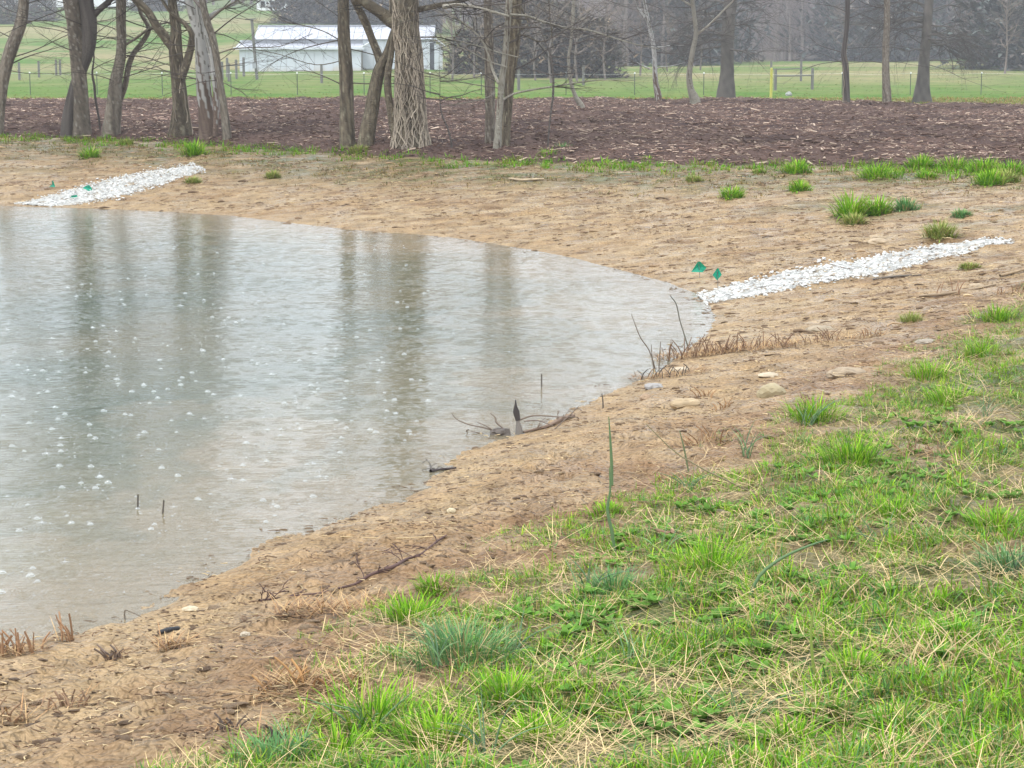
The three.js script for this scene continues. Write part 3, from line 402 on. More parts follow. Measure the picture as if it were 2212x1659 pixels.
function conifer(kind, px, d, h, wide, label, group) {
  const p = at(px, 60, d); p.y = height(p.x, p.z) - 0.2; const o = base(kind, p); tag(o, label, kind === 'cedar_tree' ? 'cedar' : 'pine', group);
  mesh('trunk', trunkG, M.twig, o); mesh('crown', pick(kind === 'cedar_tree' ? cedarG : pineG), M.needle, o); o.scale.set(h * wide, h, h * wide); o.rotation.y = rr(0, 6); return o;
}
conifer('cedar_tree', 470, 196, 4.2, 1.1, 'low dark cedar crowding the right end of the white barn', null);
conifer('cedar_tree', 528, 186, 7.6, 0.95, 'tallest brown-green cedar of the thicket behind the slim trunks', null);
conifer('cedar_tree', 560, 190, 6.6, 1.05, 'cedar in the middle of the dark thicket right of the barn', null);
conifer('cedar_tree', 592, 184, 5.2, 1.15, 'cedar at the right edge of the dark thicket sloping to the meadow', null);
conifer('cedar_tree', 504, 205, 6.5, 0.9, 'cedar at the left of the dark thicket, partly behind grey trunks', null);
[[655, 262, 10], [676, 268, 12], [694, 256, 9], [712, 275, 11]].forEach(([x, d, h], i) => conifer('pine_tree', x, d, h * 1.35, 0.8, ['leftmost dusky pine of the clump behind the white-stemmed sapling', 'second dusky pine from the left, between sapling and cream-barked tree', 'smallest dusky pine, right behind the cream-barked sapling', 'dusky pine directly left of the first big oak trunk'][i], 'pines beside the first oak'));
[[848, 300, 13], [866, 296, 11], [884, 304, 14], [900, 298, 11], [918, 306, 13]].forEach(([x, d, h], i) => conifer('pine_tree', x, d, h * 1.3, 0.85, ['blue-green pine just right of the crooked vine-wound trunk', 'second blue-green pine left of the plain grey-pink trunk', 'tall blue-green pine right behind the plain grey-pink trunk', 'blue-green pine between the grey-pink trunk and second oak', 'blue-green pine directly behind the second oak trunk'][i], 'blue-green pines at the wood edge'));
[[1002, 210, 8], [1022, 220, 9]].forEach(([x, d, h], i) => conifer('pine_tree', x, d, h * 1.3, 1, ['inner of two green pines at the right edge of the meadow', 'outer green pine cut by the right edge of the frame'][i], 'pines at the right edge of the meadow'));
[[300, 330, 7], [318, 336, 8], [336, 328, 7.5], [352, 340, 8.5], [372, 332, 7.5], [392, 338, 8], [412, 330, 7]].forEach(([x, d, h], i) => conifer('cedar_tree', x, d, h, 1.25, ['hazy cedar above the left half of the barn roof, first of the belt', 'second hazy cedar of the belt above the barn roof', 'hazy cedar just left of the branchless dark trunk, above the roof', 'hazy cedar right behind the branchless dark trunk', 'hazy cedar seen between the branchless and the leaning trunk', 'hazy cedar behind the big vine-wrapped trunk', 'hazy cedar above the right end of the barn roof'][i], 'cedars on the slope behind the barn'));
[[8, 330, 4], [40, 345, 4.5], [150, 400, 5], [168, 405, 4.5]].forEach(([x, d, h], i) => conifer('cedar_tree', x, d, h, 1.5, ['faint cedar at the far left behind the leaning trunk', 'faint cedar between the first two trunks at left', 'faint cedar in the fork of the vine-clad tree', 'faint cedar behind the vine-clad tree, right of another'][i], 'cedars on the left hillside'));
{ // brown bare trees standing in and before the cedar thicket
  const out = [tube([V(0, -0.4, 0), V(0.25, 2, 0.1), V(-0.1, 5, 0), V(0.4, 9, 0.1)], [0.1, 0.075, 0.05, 0.015], 7, [0.15, 0.12, 0.1], 0.05, 2)], cr = []; for (let k = 0; k < 30; k++) { const y = rr(0.5, 8.5); grow(cr, V(0.08, y, 0), V(rr(-1, 1), rr(0.1, 1), rr(-1, 1)), rr(1.4, 3.2) * (1.15 - y / 14), 0.035, 2, 0.02, vary([0.19, 0.145, 0.115], 0.4), 5); }
  const tg = merged(out), cg = merged(cr);
  [[452, 178], [474, 182], [508, 172], [536, 176], [552, 170], [578, 174], [606, 178], [640, 190], [668, 205], [700, 215], [845, 225], [885, 232], [925, 228], [965, 215], [1005, 195]].forEach(([px, d], i) => { const p = at(px, 60, d); p.y = height(p.x, p.z); const o = base('bare_tree', p); tag(o, i < 7 ? 'slight brown bare tree of the thicket right of the barn' : i < 10 ? 'slight brown bare tree by the pines left of the first oak' : 'slight brown bare tree at the right wood edge', 'tree', i < 7 ? 'bare trees of the thicket by the barn' : i < 10 ? 'bare trees by the left pines' : 'bare trees at the right wood edge'); mesh('trunk', tg, M.twig, o); mesh('crown', cg, M.twig, o); o.rotation.y = rr(0, 6); o.scale.setScalar(rr(0.7, 1.15)); });
}
{ // the hazy bare wood: reads as one mass
  const wood = base('far_woods'); tag(wood, 'hazy grey bare woods covering the hillside beyond the meadow', 'woods', null, 'stuff');
  for (let v = 0; v < 3; v++) {
    const out = [tube([V(0, -0.4, 0), V(0.1, 3, 0.1), V(0.2, 7, 0), V(0.1, 11, 0.1)], [0.26, 0.2, 0.12, 0.03], 6, [0.2, 0.17, 0.15], 0, 2)];
    for (let k = 0; k < 26; k++) { const y = rr(0.8, 10); grow(out, V(0.1, y, 0), V(rr(-1, 1), rr(0.05, 0.9), rr(-1, 1)), rr(1.8, 4) * (1.15 - y / 18), 0.055, 2, 0.03, vary([0.17, 0.135, 0.12], 0.3), 5); }
    const g = merged(out), list = [];
    for (let k = 0; k < 420; k++) {
      const px = rr(-60, 1090), left = px < 330; let d = (left ? 455 : px < 600 ? 330 : 296) + 190 * Math.pow(R(), 1.3); if (px > 590 && px < 700) d = Math.max(d - 45, 255);
      if (px > 960) d -= 40 * (px - 960) / 130;
      const p = at(px, 60, d); list.push([p.x, height(p.x, p.z), p.z, rr(0, 6.3), 0, rr(0.75, 1.3), vary([1, 0.95, 0.95], 0.35)]);
    }
    scatter('bare_trees', g, M.twig, list, null, wood);
  }
}
// ---------------------------------------------------------------- barn, far houses
function box(w, h, d, x, y, z) { return new THREE.BoxGeometry(w, h, d).translate(x, y, z); }
{
  const D = 207, sc = D / F, lo = at(224 + 165 * 0.11573, 72, D), hi = at(224 + 1790 * 0.11573, 72, D), x0 = lo.x, x1 = hi.x, L = x1 - x0, gy = at(300, 72.3, D).y;
  const o = base('barn', V(x0, gy, -D)); tag(o, 'long white metal barn with a lean-to front roof across the meadow', 'barn');
  const Y = (zy) => (624 - zy) * 0.11573 * sc, X = (zx) => (zx - 165) * 0.11573 * sc;
  const wallC = (x, y) => { const n = fbm(x * 0.9, y * 1.4, 3), st = clamp((0.5 - y) * 1.4 + n * 1.3); return mix3([0.56, 0.59, 0.635], [0.46, 0.38, 0.26], st * 0.8); };
  const wallPanel = (x, w, y0, y1, z) => mesh('wall_panel', paint(new THREE.BoxGeometry(w - 0.03, y1 - y0, 0.06, 4, 8, 1).translate(x + w / 2, (y0 + y1) / 2, z), wallC), M.barnWall, o);
  const front = 2.4, lean = X(1190), n1 = 13;
  for (let i = 0; i < n1; i++) wallPanel(lean / n1 * i, lean / n1, 0, Y(432), front);
  mesh('eave_board', paint(box(lean + 0.9, 0.22, 0.1, lean / 2 - 0.1, Y(424), front + 0.32), [0.6, 0.62, 0.66]), M.barnWall, o);
  // inner walls
  mesh('wall', paint(merged([box(L + 0.5, Y(345), 0.1, L / 2, Y(345) / 2 - 0.1, 0), box(L + 0.5, Y(345), 0.1, L / 2, Y(345) / 2 - 0.1, -7), box(0.1, Y(432), front, 0.02, Y(432) / 2, front / 2 - 0.06), box(0.1, Y(345), 7, 0, Y(345) / 2 - 0.1, -3.5)]), wallC), M.barnWall, o);
  for (let i = 0; i < 6; i++) wallPanel(lean + (X(1740) - lean) / 6 * i, (X(1740) - lean) / 6, 0.35, Y(350), 0.09);
  mesh('clerestory', box(lean, 0.34, 0.08, lean / 2, Y(366), 0.12), M.grey, o);
  const quad = (a, b, c, d) => { const n = b.clone().sub(a).cross(d.clone().sub(a)).normalize().multiplyScalar(0.05), v = [a, b, c, d, ...[a, b, c, d].map((p) => p.clone().sub(n))], p = v.flatMap((q) => [q.x, q.y, q.z]); const ix = [0, 1, 2, 0, 2, 3, 4, 6, 5, 4, 7, 6, 0, 4, 5, 0, 5, 1, 1, 5, 6, 1, 6, 2, 2, 6, 7, 2, 7, 3, 3, 7, 4, 3, 4, 0]; const g = geo(p, null, v.flatMap((q) => [q.x, q.z]), null, ix).toNonIndexed(); g.computeVertexNormals(); return g; };
  const ridgeZ = -3.5, ry = Y(230), ey = Y(345), rx0 = X(265), rx1 = X(1800), n2 = 20;
  for (let i = 0; i < n2; i++) { const a = mix(rx0, rx1, i / n2) + 0.015, b = mix(rx0, rx1, (i + 1) / n2) - 0.015, u = (x) => x; mesh('roof_panel', quad(V(a, ey, 0.35), V(b, ey, 0.35), V(b + (i === n2 - 1 ? 0 : 0), ry, ridgeZ), V(a, ry, ridgeZ)), M.barnRoof, o); }
  mesh('roof', quad(V(rx0, ry, ridgeZ - 0.02), V(rx1, ry, ridgeZ - 0.02), V(rx1, ey, -7.35), V(rx0, ey, -7.35)), M.barnRoof, o);
  mesh('ridge_cap', box(rx1 - rx0, 0.12, 0.3, (rx0 + rx1) / 2, ry + 0.05, ridgeZ), M.barnRoof, o);
  for (let i = 0; i < 14; i++) { const a = mix(X(130), X(1200), i / 14) + 0.015, b = mix(X(130), X(1200), (i + 1) / 14) - 0.015; mesh('lean_to_panel', quad(V(a, Y(420), front + 0.3), V(b, Y(420), front + 0.3), V(b, Y(380), 0.15), V(a, Y(380), 0.15)), M.barnRoof, o); }
  const gable = new THREE.Shape([new THREE.Vector2(0, 0), new THREE.Vector2(-7, 0), new THREE.Vector2(-3.5, ry - ey)]);
  mesh('gable', paint(new THREE.ExtrudeGeometry(gable, { depth: 0.08, bevelEnabled: false }).rotateY(-Math.PI / 2).scale(1, 1, 1).translate(rx1 - 0.15, ey - 0.03, 0), [0.66, 0.69, 0.73]), M.barnWall, o);
  // right-hand lean-to with its doorway
  mesh('end_wall', paint(merged([box(X(1762) - X(1740), Y(350), 0.1, X(1751), Y(350) / 2 + 0.2, 0.2), box(X(1872) - X(1800), Y(405), 0.1, X(1836), Y(405) / 2 + 0.2, 0.2)]), wallC), M.barnWall, o);
  mesh('doorway', box(X(1800) - X(1762), Y(400), 0.12, X(1781), Y(400) / 2 + 0.25, 0.14), M.dark, o);
  mesh('end_roof', quad(V(X(1780), Y(318), 0.5), V(X(1895), Y(405), 0.5), V(X(1895), Y(405), -5), V(X(1780), Y(318), -5)), M.barnRoof, o);
  mesh('barge_board', paint(quad(V(X(1190), Y(420), front + 0.36), V(X(1200), Y(404), front + 0.36), V(X(1262), Y(362), 0.3), V(X(1250), Y(380), 0.3)), [0.85, 0.87, 0.88]), M.barnWall, o);
}
function house(label, px, py, d, w, h, roofC) {
  const p = at(px, py, d), o = base('farmhouse', V(p.x, height(p.x, p.z), p.z)), y0 = Math.max(h, 2); tag(o, label, 'house');
  mesh('wall', paint(box(w, y0, 5, 0, y0 / 2, 0), [0.78, 0.78, 0.78]), M.barnWall, o);
  const s = new THREE.Shape([new THREE.Vector2(-2.9, 0), new THREE.Vector2(2.9, 0), new THREE.Vector2(0, 1.9)]);
  mesh('roof', new THREE.ExtrudeGeometry(s, { depth: w + 0.6, bevelEnabled: false }).rotateY(Math.PI / 2).translate(-w / 2 - 0.3, y0, 0), roofC, o);
  for (let i = 0; i < 3; i++) mesh('window', box(0.8, 1.1, 0.1, (i - 1) * w * 0.3, y0 * 0.55, 2.53), M.dark, o);
}
house('pale farmhouse on the hilltop seen between the two left trunks', 46, 8, 440, 17, 3.6, M.barnRoof);
house('white farmhouse on the hilltop seen right of the dark leaning trunk', 110, 8, 450, 13, 3.4, M.barnRoof);
house('pale farmhouse on the hilltop seen in the fork of the vine-clad tree', 157, 8, 455, 15, 3.6, M.barnRoof);
house('tiny white shed on the slope above the barn roof', 274, 16, 400, 6, 2.2, M.white);

// ---------------------------------------------------------------- fences and posts
const postG = (h, r, seg = 8) => { const g = new THREE.CylinderGeometry(r * 0.94, r, h + 0.4, seg, 3); g.translate(0, h / 2 - 0.2, 0); return g; };
const steelG = merged([box(0.05, 1.7, 0.012, 0, 0.6, 0), box(0.012, 1.7, 0.05, 0, 0.6, 0.03)]), capG = new THREE.CylinderGeometry(0.045, 0.05, 0.1, 8).translate(0, 1.42, 0.02);
const posts = [];
[[1, 262, 735], [1, 840, 750], [1, 1403, 770], [1, 1997, 780], [2, 634, 802], [2, 1211, 820], [2, 1781, 826], [3, 357, 832], [3, 1089, 828], [3, 1681, 832], [4, 199, 606], [4, 1068, 616], [4, 1497, 616], [4, 1942, 640]].forEach(([z, x, y], i) => {
  const [px] = Z[z](x, y), d = 136, p = at(px, 92, d); p.y = height(p.x, p.z); const o = base('fence_post', p); tag(o, 'thin steel post with pale cap ' + ['between the leaning and the smooth trunk at far left', 'just right of the dark leaning trunk', 'left of the vine-clad forked tree', 'right of the slender curving trunk, left of the barn', 'in front of the barn, left of the branchless trunk', 'between the branchless and the leaning trunk', 'just right of the big vine-wrapped trunk', 'left of the three grouped stems', 'below the dark cedar thicket', 'left of the small white-stemmed sycamore', 'left of the first big oak', 'beside the crooked trunk', 'left of the second big oak', 'near the right edge beyond the second oak'][i], 'fence post', 'steel posts of the meadow fence');
  mesh('stake', steelG, M.post, o); mesh('insulator_cap', capG, M.white, o); posts.push(V(p.x, p.y + 1.38, p.z));
});
{ const pts = posts.slice().sort((a, b) => a.x - b.x); pts.unshift(pts[0].clone().add(V(-12, 0, 0))); pts.push(pts[pts.length - 1].clone().add(V(12, 0, 0))); const out = []; for (let i = 1; i < pts.length; i++) { const m = pts[i - 1].clone().lerp(pts[i], 0.5); m.y -= 0.08; out.push(tube([pts[i - 1], m, pts[i]], [0.006, 0.006, 0.006], 4, [0.6, 0.6, 0.55], 0, 4)); } tag(mesh('fence_tape', merged(out), M.twig), 'thin pale fence tape strung along the tops of the steel posts', 'fence tape'); }
{ const [px] = Z[4](622, 0), p = at(px, 96, 116); p.y = height(p.x, p.z); const o = base('marker_post', p); tag(o, 'bright yellow marker post standing at the back of the mulch', 'marker post'); mesh('post', postG(1.75, 0.075, 12), M.yellow, o); mesh('cap', new THREE.SphereGeometry(0.075, 12, 6, 0, 6.3, 0, 1.6).translate(0, 1.74, 0), M.yellow, o); }
function timberBrace(label, z, a, b, d, h, r, railY) {
  const pa = at(Z[z](a, 0)[0], 80, d), pb = at(Z[z](b, 0)[0], 80, d + 2); const o = base('fence_brace', V(pa.x, height(pa.x, pa.z), pa.z)); tag(o, label, 'fence');
  const q = V(pb.x - pa.x, height(pb.x, pb.z) - o.position.y, pb.z - pa.z);
  mesh('post', postG(h, r), M.timber, o); mesh('post', postG(h, r).translate(q.x, q.y, q.z), M.timber, o);
  mesh('rail', tube([V(0, h * railY, 0.05), V(q.x / 2, h * railY, q.z / 2), V(q.x, q.y + h * railY, q.z)], [r * 0.5, r * 0.5, r * 0.5], 6, [0.13, 0.125, 0.11]), M.twig, o);
}
timberBrace('weathered timber fence brace beside the yellow post', 4, 650, 882, 150, 1.55, 0.11, 0.66);
timberBrace('smaller timber fence brace set back behind the nearer one', 4, 622, 810, 172, 1.7, 0.1, 0.62);
timberBrace('timber rail fence section at the left end of the barn', 2, 30, 172, 186, 1.7, 0.12, 0.6);
const woodSpots = [[1, 165, 570, 178], [1, 335, 532, 192], [1, 485, 505, 200], [1, 520, 500, 200], [1, 1920, 650, 178], [1, 1975, 670, 172], [1, 2042, 640, 180], [2, 105, 635, 188], [2, 842, 680, 168], [3, 1240, 680, 165], [3, 680, 720, 150]];
woodSpots.forEach(([z, x, y, d], i) => { const p = at(Z[z](x, y)[0], 70, d); p.y = height(p.x, p.z); tag(mesh('wooden_post', postG(1.5, 0.11), M.timber), 'weathered round wooden post ' + ['nearest the far-left leaning trunk', 'midway between the first two trunks', 'left one of a close pair beside the smooth trunk', 'right one of a close pair beside the smooth trunk', 'first of three by the slender curving trunk', 'second of three by the slender curving trunk', 'third of three, nearest the barn corner', 'behind the rail fence at the barn corner', 'in front of the barn wall', 'pale and short under the dark cedar thicket', 'just right of the three grouped stems'][i], 'wooden post', 'wooden posts in the meadow').position.copy(p); });
{ const p = at(224 + 285 * 0.11573, 76, 178); p.y = height(p.x, p.z); const o = base('utility_pole', p); tag(o, 'tall grey utility pole before the left end of the barn', 'utility pole'); const h = 515 * 0.11573 * 178 / F; o.rotation.z = 0.07; mesh('pole', postG(h, 0.13, 10), M.timber, o); mesh('crossarm', box(0.9, 0.1, 0.1, -0.1, h - 0.05, 0.1), M.timber, o); mesh('meter_box', box(0.3, 0.5, 0.2, -0.1, 1.2, 0.2), M.grey, o); }
{ const p = at(672 + 735 * 0.159, 87, 132); p.y = height(p.x, p.z); tag(mesh('field_stone', lump(0.4, 0.26, 0.3, 4, [0.3, 0.31, 0.28]), M.stone), 'pale stone lying in the meadow under the timber brace', 'stone').position.copy(p); }

// ---------------------------------------------------------------- white stone inlets
function stoneStrip(label, left, right, density, near) {
  const A = left.map(([x, y]) => g2(x, y)), B = right.map(([x, y]) => g2(x, y)), o = base('gravel_strip'); tag(o, label, 'gravel strip', null, 'structure');
  const gs = [1, 2, 3, 4, 5].map((s) => lump(1.15, 0.5, 0.85, s * 3.7, [0.64, 0.63, 0.6], 1, 0.55)), all = [];
  for (let i = 1; i < A.length; i++) { const a0 = A[i - 1], a1 = A[i], b0 = B[i - 1], b1 = B[i], area = a0.distanceTo(a1) * (a0.distanceTo(b0) + a1.distanceTo(b1)) / 2; for (let k = 0; k < area * density; k++) { const t = R(), u = R() + 0.09 * noise(i * 3.1 + t * 5, 4) + 0.06 * rr(-1, 1), p = a0.clone().lerp(a1, t).lerp(b0.clone().lerp(b1, t), u + (R() < 0.06 ? rr(-0.25, 0.25) : 0)); all.push([p.x, height(p.x, p.z) - 0.008 + 0.02 * R(), p.z, rr(0.011, 0.028) * (R() < 0.12 ? 1.6 : 1)]); } }
  { const pos = [], uv = [], col = [], idx = [], nu = 14, rows = []; for (let i = 0; i < A.length - 1; i++) for (let t = 0; t < 1; t += 0.04) rows.push([A[i].clone().lerp(A[i + 1], t), B[i].clone().lerp(B[i + 1], t)]); rows.push([A[A.length - 1], B[B.length - 1]]);
    rows.forEach(([a, b], j) => { const taper = Math.min(1, j / 6 + 0.35, (rows.length - 1 - j) / 8 + 0.1); for (let i = 0; i <= nu; i++) { const u = i / nu, e = (u - 0.5) * (0.92 + 0.22 * noise(j * 0.35, u > 0.5 ? 3 : 9) + 0.12 * noise(j * 1.1, u > 0.5 ? 5 : 2)) * taper + 0.5, p = a.clone().lerp(b, e), edge = Math.min(i, nu - i) / nu; pos.push(p.x, height(p.x, p.z) + (edge < 0.01 ? -0.012 : 0.012 + 0.01 * noise(p.x * 9, p.z * 9)), p.z); uv.push(p.x, p.z); const k = 0.8 + 0.5 * noise(p.x * 11, p.z * 17); { const mud = clamp(noise(p.x * 4 + 3, p.z * 6) * 2 - 0.5); col.push(mix(0.66, 0.42, mud) * k, mix(0.645, 0.33, mud) * k, mix(0.6, 0.22, mud) * k); }; if (i < nu && j < rows.length - 1) { const q = j * (nu + 1) + i; idx.push(q, q + 1, q + nu + 1, q + 1, q + nu + 2, q + nu + 1); } } });
    mesh('gravel_bed', geo(pos, null, uv, col, idx), M.grit, o); }
  all.sort((p, q) => q[3] / -q[2] - p[3] / -p[2]);
  all.slice(0, 290).forEach((p) => { const m = mesh('stone', pick(gs), M.stone, o); m.position.set(p[0], p[1], p[2]); m.rotation.set(rr(-0.4, 0.4), rr(0, 6), rr(-0.4, 0.4)); m.scale.setScalar(p[3]); });
  const rest = [[], [], [], [], []]; all.slice(290).forEach((p, i) => rest[i % 5].push([p[0], p[1], p[2], rr(0, 6), rr(-0.4, 0.4), p[3], R() < 0.2 ? vary([0.6, 0.5, 0.4], 0.4) : vary([0.95, 0.95, 0.94], 0.4)]));
  rest.forEach((l, i) => l.length && scatter('small_stones', gs[i], M.stone, l, null, o));
}
stoneStrip('strip of white crushed stone running up the right bank from the cove', [[1500, 636], [1600, 610], [1720, 584], [1810, 566], [1920, 548], [2060, 529], [2185, 519]], [[1526, 658], [1640, 638], [1760, 616], [1850, 601], [1970, 577], [2090, 547], [2192, 525]], 1000, 15);
stoneStrip('strip of white crushed stone on the far bank at left', [[30, 441], [110, 420], [230, 388], [330, 366], [420, 352]], [[110, 447], [215, 437], [290, 418], [370, 392], [446, 368]], 800, 28);

// ---------------------------------------------------------------- marker flags
function flag(label, x, y, fx, fy, w, h, turn, kind) {
  const p = g2(x, y), o = base('marker_flag', p); tag(o, label, 'marker flag'); const d = -p.z, s = d / F * K, top = V((fx - x) * s, Math.max(0.02, (y - fy) * s), 0);
  mesh('wire', tube([V(0, -0.08, 0), top.clone().multiplyScalar(0.5).add(V(0.004, 0, 0)), top.clone().add(V(0, h * s * 0.5, 0))], [0.0026, 0.0026, 0.0026], 5, [0.2, 0.2, 0.2], 0, 3), M.wire, o);
  const q = kind.map(([a, b]) => [a * w * s, b * h * s, 0.35 * Math.abs(a) * w * s]), cx = q.reduce((u, p) => u + p[0], 0) / q.length, cy = q.reduce((u, p) => u + p[1], 0) / q.length, pos = [cx, cy, -0.1 * w * s, ...q.flat()], ix = []; q.forEach((_, k) => ix.push(0, k + 1, (k + 1) % q.length + 1));
  const gF = geo(pos, null, pos.filter((_, k) => k % 3 < 2), null, ix).toNonIndexed(); gF.computeVertexNormals(); const m = mesh('flag', gF, M.flag, o); m.position.copy(top); m.rotation.set(0.15, turn, 0);
}
flag('teal marker flag left of the stone inlet on the right, wide and folded', 1512, 600, 1508, 576, 34, 24, 0.15, [[-0.5, -0.4], [0.28, -0.5], [0.5, -0.05], [0.1, 0.5], [-0.05, 0.45]]);
flag('narrow kite-shaped teal marker flag nearest the right stone inlet', 1550, 622, 1549, 592, 20, 28, -0.2, [[-0.5, -0.05], [0, -0.5], [0.5, 0], [0.1, 0.5], [-0.05, 0.45]]);
flag('small upright teal marker flag on clay left of the left stone strip', 112, 404, 113, 397, 13, 15, 0.1, [[-0.5, -0.4], [0.5, -0.5], [0.25, 0.3], [0.05, 0.5], [-0.05, -0.1]]);
flag('teal marker flag with drooping corner on the left stone strip', 191, 414, 190, 407, 22, 16, 0, [[-0.5, 0.1], [0.45, -0.5], [0.4, 0.1], [0.15, 0.5], [-0.1, 0.4]]);
flag('teal marker flag lying flattened low on the left stone strip', 157, 428, 158, 425, 20, 9, 0.1, [[-0.5, -0.5], [0.5, 0.1], [0.45, 0.5], [-0.1, 0.3]]);

// ================================================================ GRASS, LITTER AND SMALL THINGS
const GREEN = [[0.22, 0.43, 0.022], [0.16, 0.36, 0.018], [0.34, 0.52, 0.04], [0.10, 0.25, 0.016]], BLUEGREEN = [[0.14, 0.29, 0.09], [0.12, 0.26, 0.10], [0.19, 0.36, 0.13]], OLIVE = [[0.24, 0.31, 0.07], [0.32, 0.34, 0.10]];
const STRAW = [0.47, 0.345, 0.18];
// distinct tufts and clumps: [x, y, width in the print, palette, height factor, label]
const tufts = [
  [1720, 372, 84, GREEN, 0.5, 'round bright green tuft alone at the top of the right bank'],
  [1895, 384, 112, GREEN, 0.42, 'wide low green tuft on the right bank crest'],
  [1727, 412, 70, GREEN, 0.45, 'small sloping tuft midway down below the round bright one'],
  [1582, 428, 64, GREEN, 0.6, 'small tuft standing furthest left on the right bank'],
  [1838, 468, 100, GREEN, 0.75, 'largest green tuft on the right bank, left half of a pair'],
  [1895, 462, 80, GREEN, 0.7, 'green tuft between the largest tuft and a dark small one'],
  [1845, 484, 70, OLIVE, 0.5, 'yellowish tuft fringe below the largest tuft'],
  [1957, 456, 68, BLUEGREEN, 0.6, 'dark green tuft right of the largest tuft on the bank'],
  [2030, 512, 96, OLIVE, 0.5, 'yellow-green tuft just above the white stone strip'],
  [2078, 468, 64, BLUEGREEN, 0.35, 'low bluish tuft on the right bank'],
  [2135, 398, 92, GREEN, 0.5, 'yellow-green tuft at the right edge below the crest grass'],
  [2000, 382, 60, GREEN, 0.3, 'flat little tuft below the crest grass'],
  [1990, 362, 90, GREEN, 0.4, 'grass tuft at the left end of the green crest strip at right'],
  [2060, 366, 100, GREEN, 0.4, 'second tuft along the green crest strip at right'],
  [2125, 372, 100, GREEN, 0.45, 'middle tuft of the green crest strip at right'],
  [2185, 376, 90, GREEN, 0.45, 'tuft where the green crest strip meets the right margin'],
  [2170, 392, 90, OLIVE, 0.4, 'yellowish tuft under the crest strip at the right margin'],
  [420, 334, 72, GREEN, 0.6, 'bright tuft above the left stone strip'],
  [195, 340, 56, GREEN, 0.6, 'tuft above the left marker flags'],
  [590, 384, 44, OLIVE, 0.5, 'sparse olive tuft right of the left stone strip'],
  [418, 394, 50, OLIVE, 0.35, 'sparse olive tuft touching the lower edge of the left stone strip'],
  [1185, 344, 62, GREEN, 0.5, 'bright yellow-green tuft near the three grouped stems'],
  [1215, 330, 56, BLUEGREEN, 0.5, 'dark green tuft at the mulch edge near the three stems'],
  [1322, 334, 50, BLUEGREEN, 0.4, 'low dark tuft on the mulch edge in mid bank'],
  [1400, 350, 60, GREEN, 0.3, 'thin flat green tuft at mid crest'],
  [382, 304, 64, GREEN, 0.4, 'green tuft at the foot of the vine-clad forked tree'],
  [272, 312, 46, OLIVE, 0.4, 'pale tuft on the crest below the forked knotty trunk'],
  [690, 316, 60, BLUEGREEN, 0.3, 'low dark grass tuft left of the branchless dark trunk'],
  [775, 330, 70, OLIVE, 0.35, 'olive tuft below the leaning forked trunk'],
  [1640, 372, 40, OLIVE, 0.3, 'tiny tuft left of the round bright one'],
  [1500, 390, 60, OLIVE, 0.3, 'dull sparse tuft on the upper mid bank'],
  [2095, 578, 60, OLIVE, 0.3, 'yellowish low tuft just under the right stone strip'],
  [1970, 692, 60, OLIVE, 0.5, 'isolated yellow tuft on the near right clay'],
  [2155, 690, 120, GREEN, 0.4, 'bright clump at the right edge of the near turf top'],
  [2010, 815, 130, GREEN, 0.45, 'green clump below the flat tan rock at right'],
  [2120, 770, 120, GREEN, 0.45, 'fresh green clump near the right margin'],
  [1760, 905, 150, GREEN, 0.5, 'green clump at the upper tip of the near turf'],
  [1845, 1000, 190, GREEN, 0.55, 'vivid bushy clump in mid turf at right'],
  [2060, 870, 150, GREEN, 0.45, 'lime clump between the bare patch and the right margin'],
  [1540, 1240, 260, GREEN, 0.45, 'broad soft bright-green clump in the middle of the turf'],
  [1330, 1280, 180, BLUEGREEN, 0.45, 'blue-green clump left of the broad soft one'],
  [940, 1275, 130, GREEN, 0.45, 'small bright clump at the turf edge above the onion clump'],
  [1310, 1110, 110, GREEN, 0.4, 'small clump behind the tall green spike'],
  [810, 1570, 300, GREEN, 0.55, 'lush clump at the turf corner lower left'],
  [1000, 1430, 330, BLUEGREEN, 0.55, 'dense blue-green wild onion clump by the mud edge'],
  [2150, 1150, 180, GREEN, 0.5, 'deep green clump at the right margin, mid height'],
  [2170, 1230, 170, BLUEGREEN, 0.5, 'bluish drooping clump at the right margin'],
  [1930, 1120, 170, GREEN, 0.4, 'green clump right of the straw patch'],
  [2060, 1380, 170, GREEN, 0.45, 'green clump above the straw-coloured patch at lower right'],
  [1850, 1450, 180, GREEN, 0.45, 'leafy clump in the lower right turf'],
  [890, 1345, 190, GREEN, 0.5, 'green clump on the turf edge just above the onion clump'],
  [950, 1610, 260, GREEN, 0.5, 'yellow-green clump right of the lush lower-left one'],
  [1100, 1510, 230, GREEN, 0.45, 'green clump below and right of the onion clump'],
  [730, 1640, 220, GREEN, 0.5, 'bright clump at the bottom edge under the lush lower-left one'],
  [1150, 1600, 220, GREEN, 0.45, 'bright clump at bottom centre'],
  [600, 1650, 200, BLUEGREEN, 0.55, 'long-leaved clump cut by the bottom edge at left'],
  [1700, 1600, 200, GREEN, 0.4, 'green clump at the bottom edge right of centre'],
  [2140, 1600, 200, GREEN, 0.4, 'green clump at the bottom right corner'],
];
for (const [x, y, w, cols, hf, label] of tufts) {
  const p = g2(x, y), wr = w * K * -p.z / F, near = -p.z < 16, n = near ? Math.round(140 + 800 * wr) : 420;
  tag(mesh('grass_tuft', tuft(n, wr * (near ? 0.52 : 0.44), Math.min(wr * hf * (near ? 0.8 : 0.85), near ? 0.14 : 0.3), cols, near ? 0.0042 : 0.011, near ? 0.95 : 1.15), M.blade), label, 'grass tuft').position.copy(p);
}
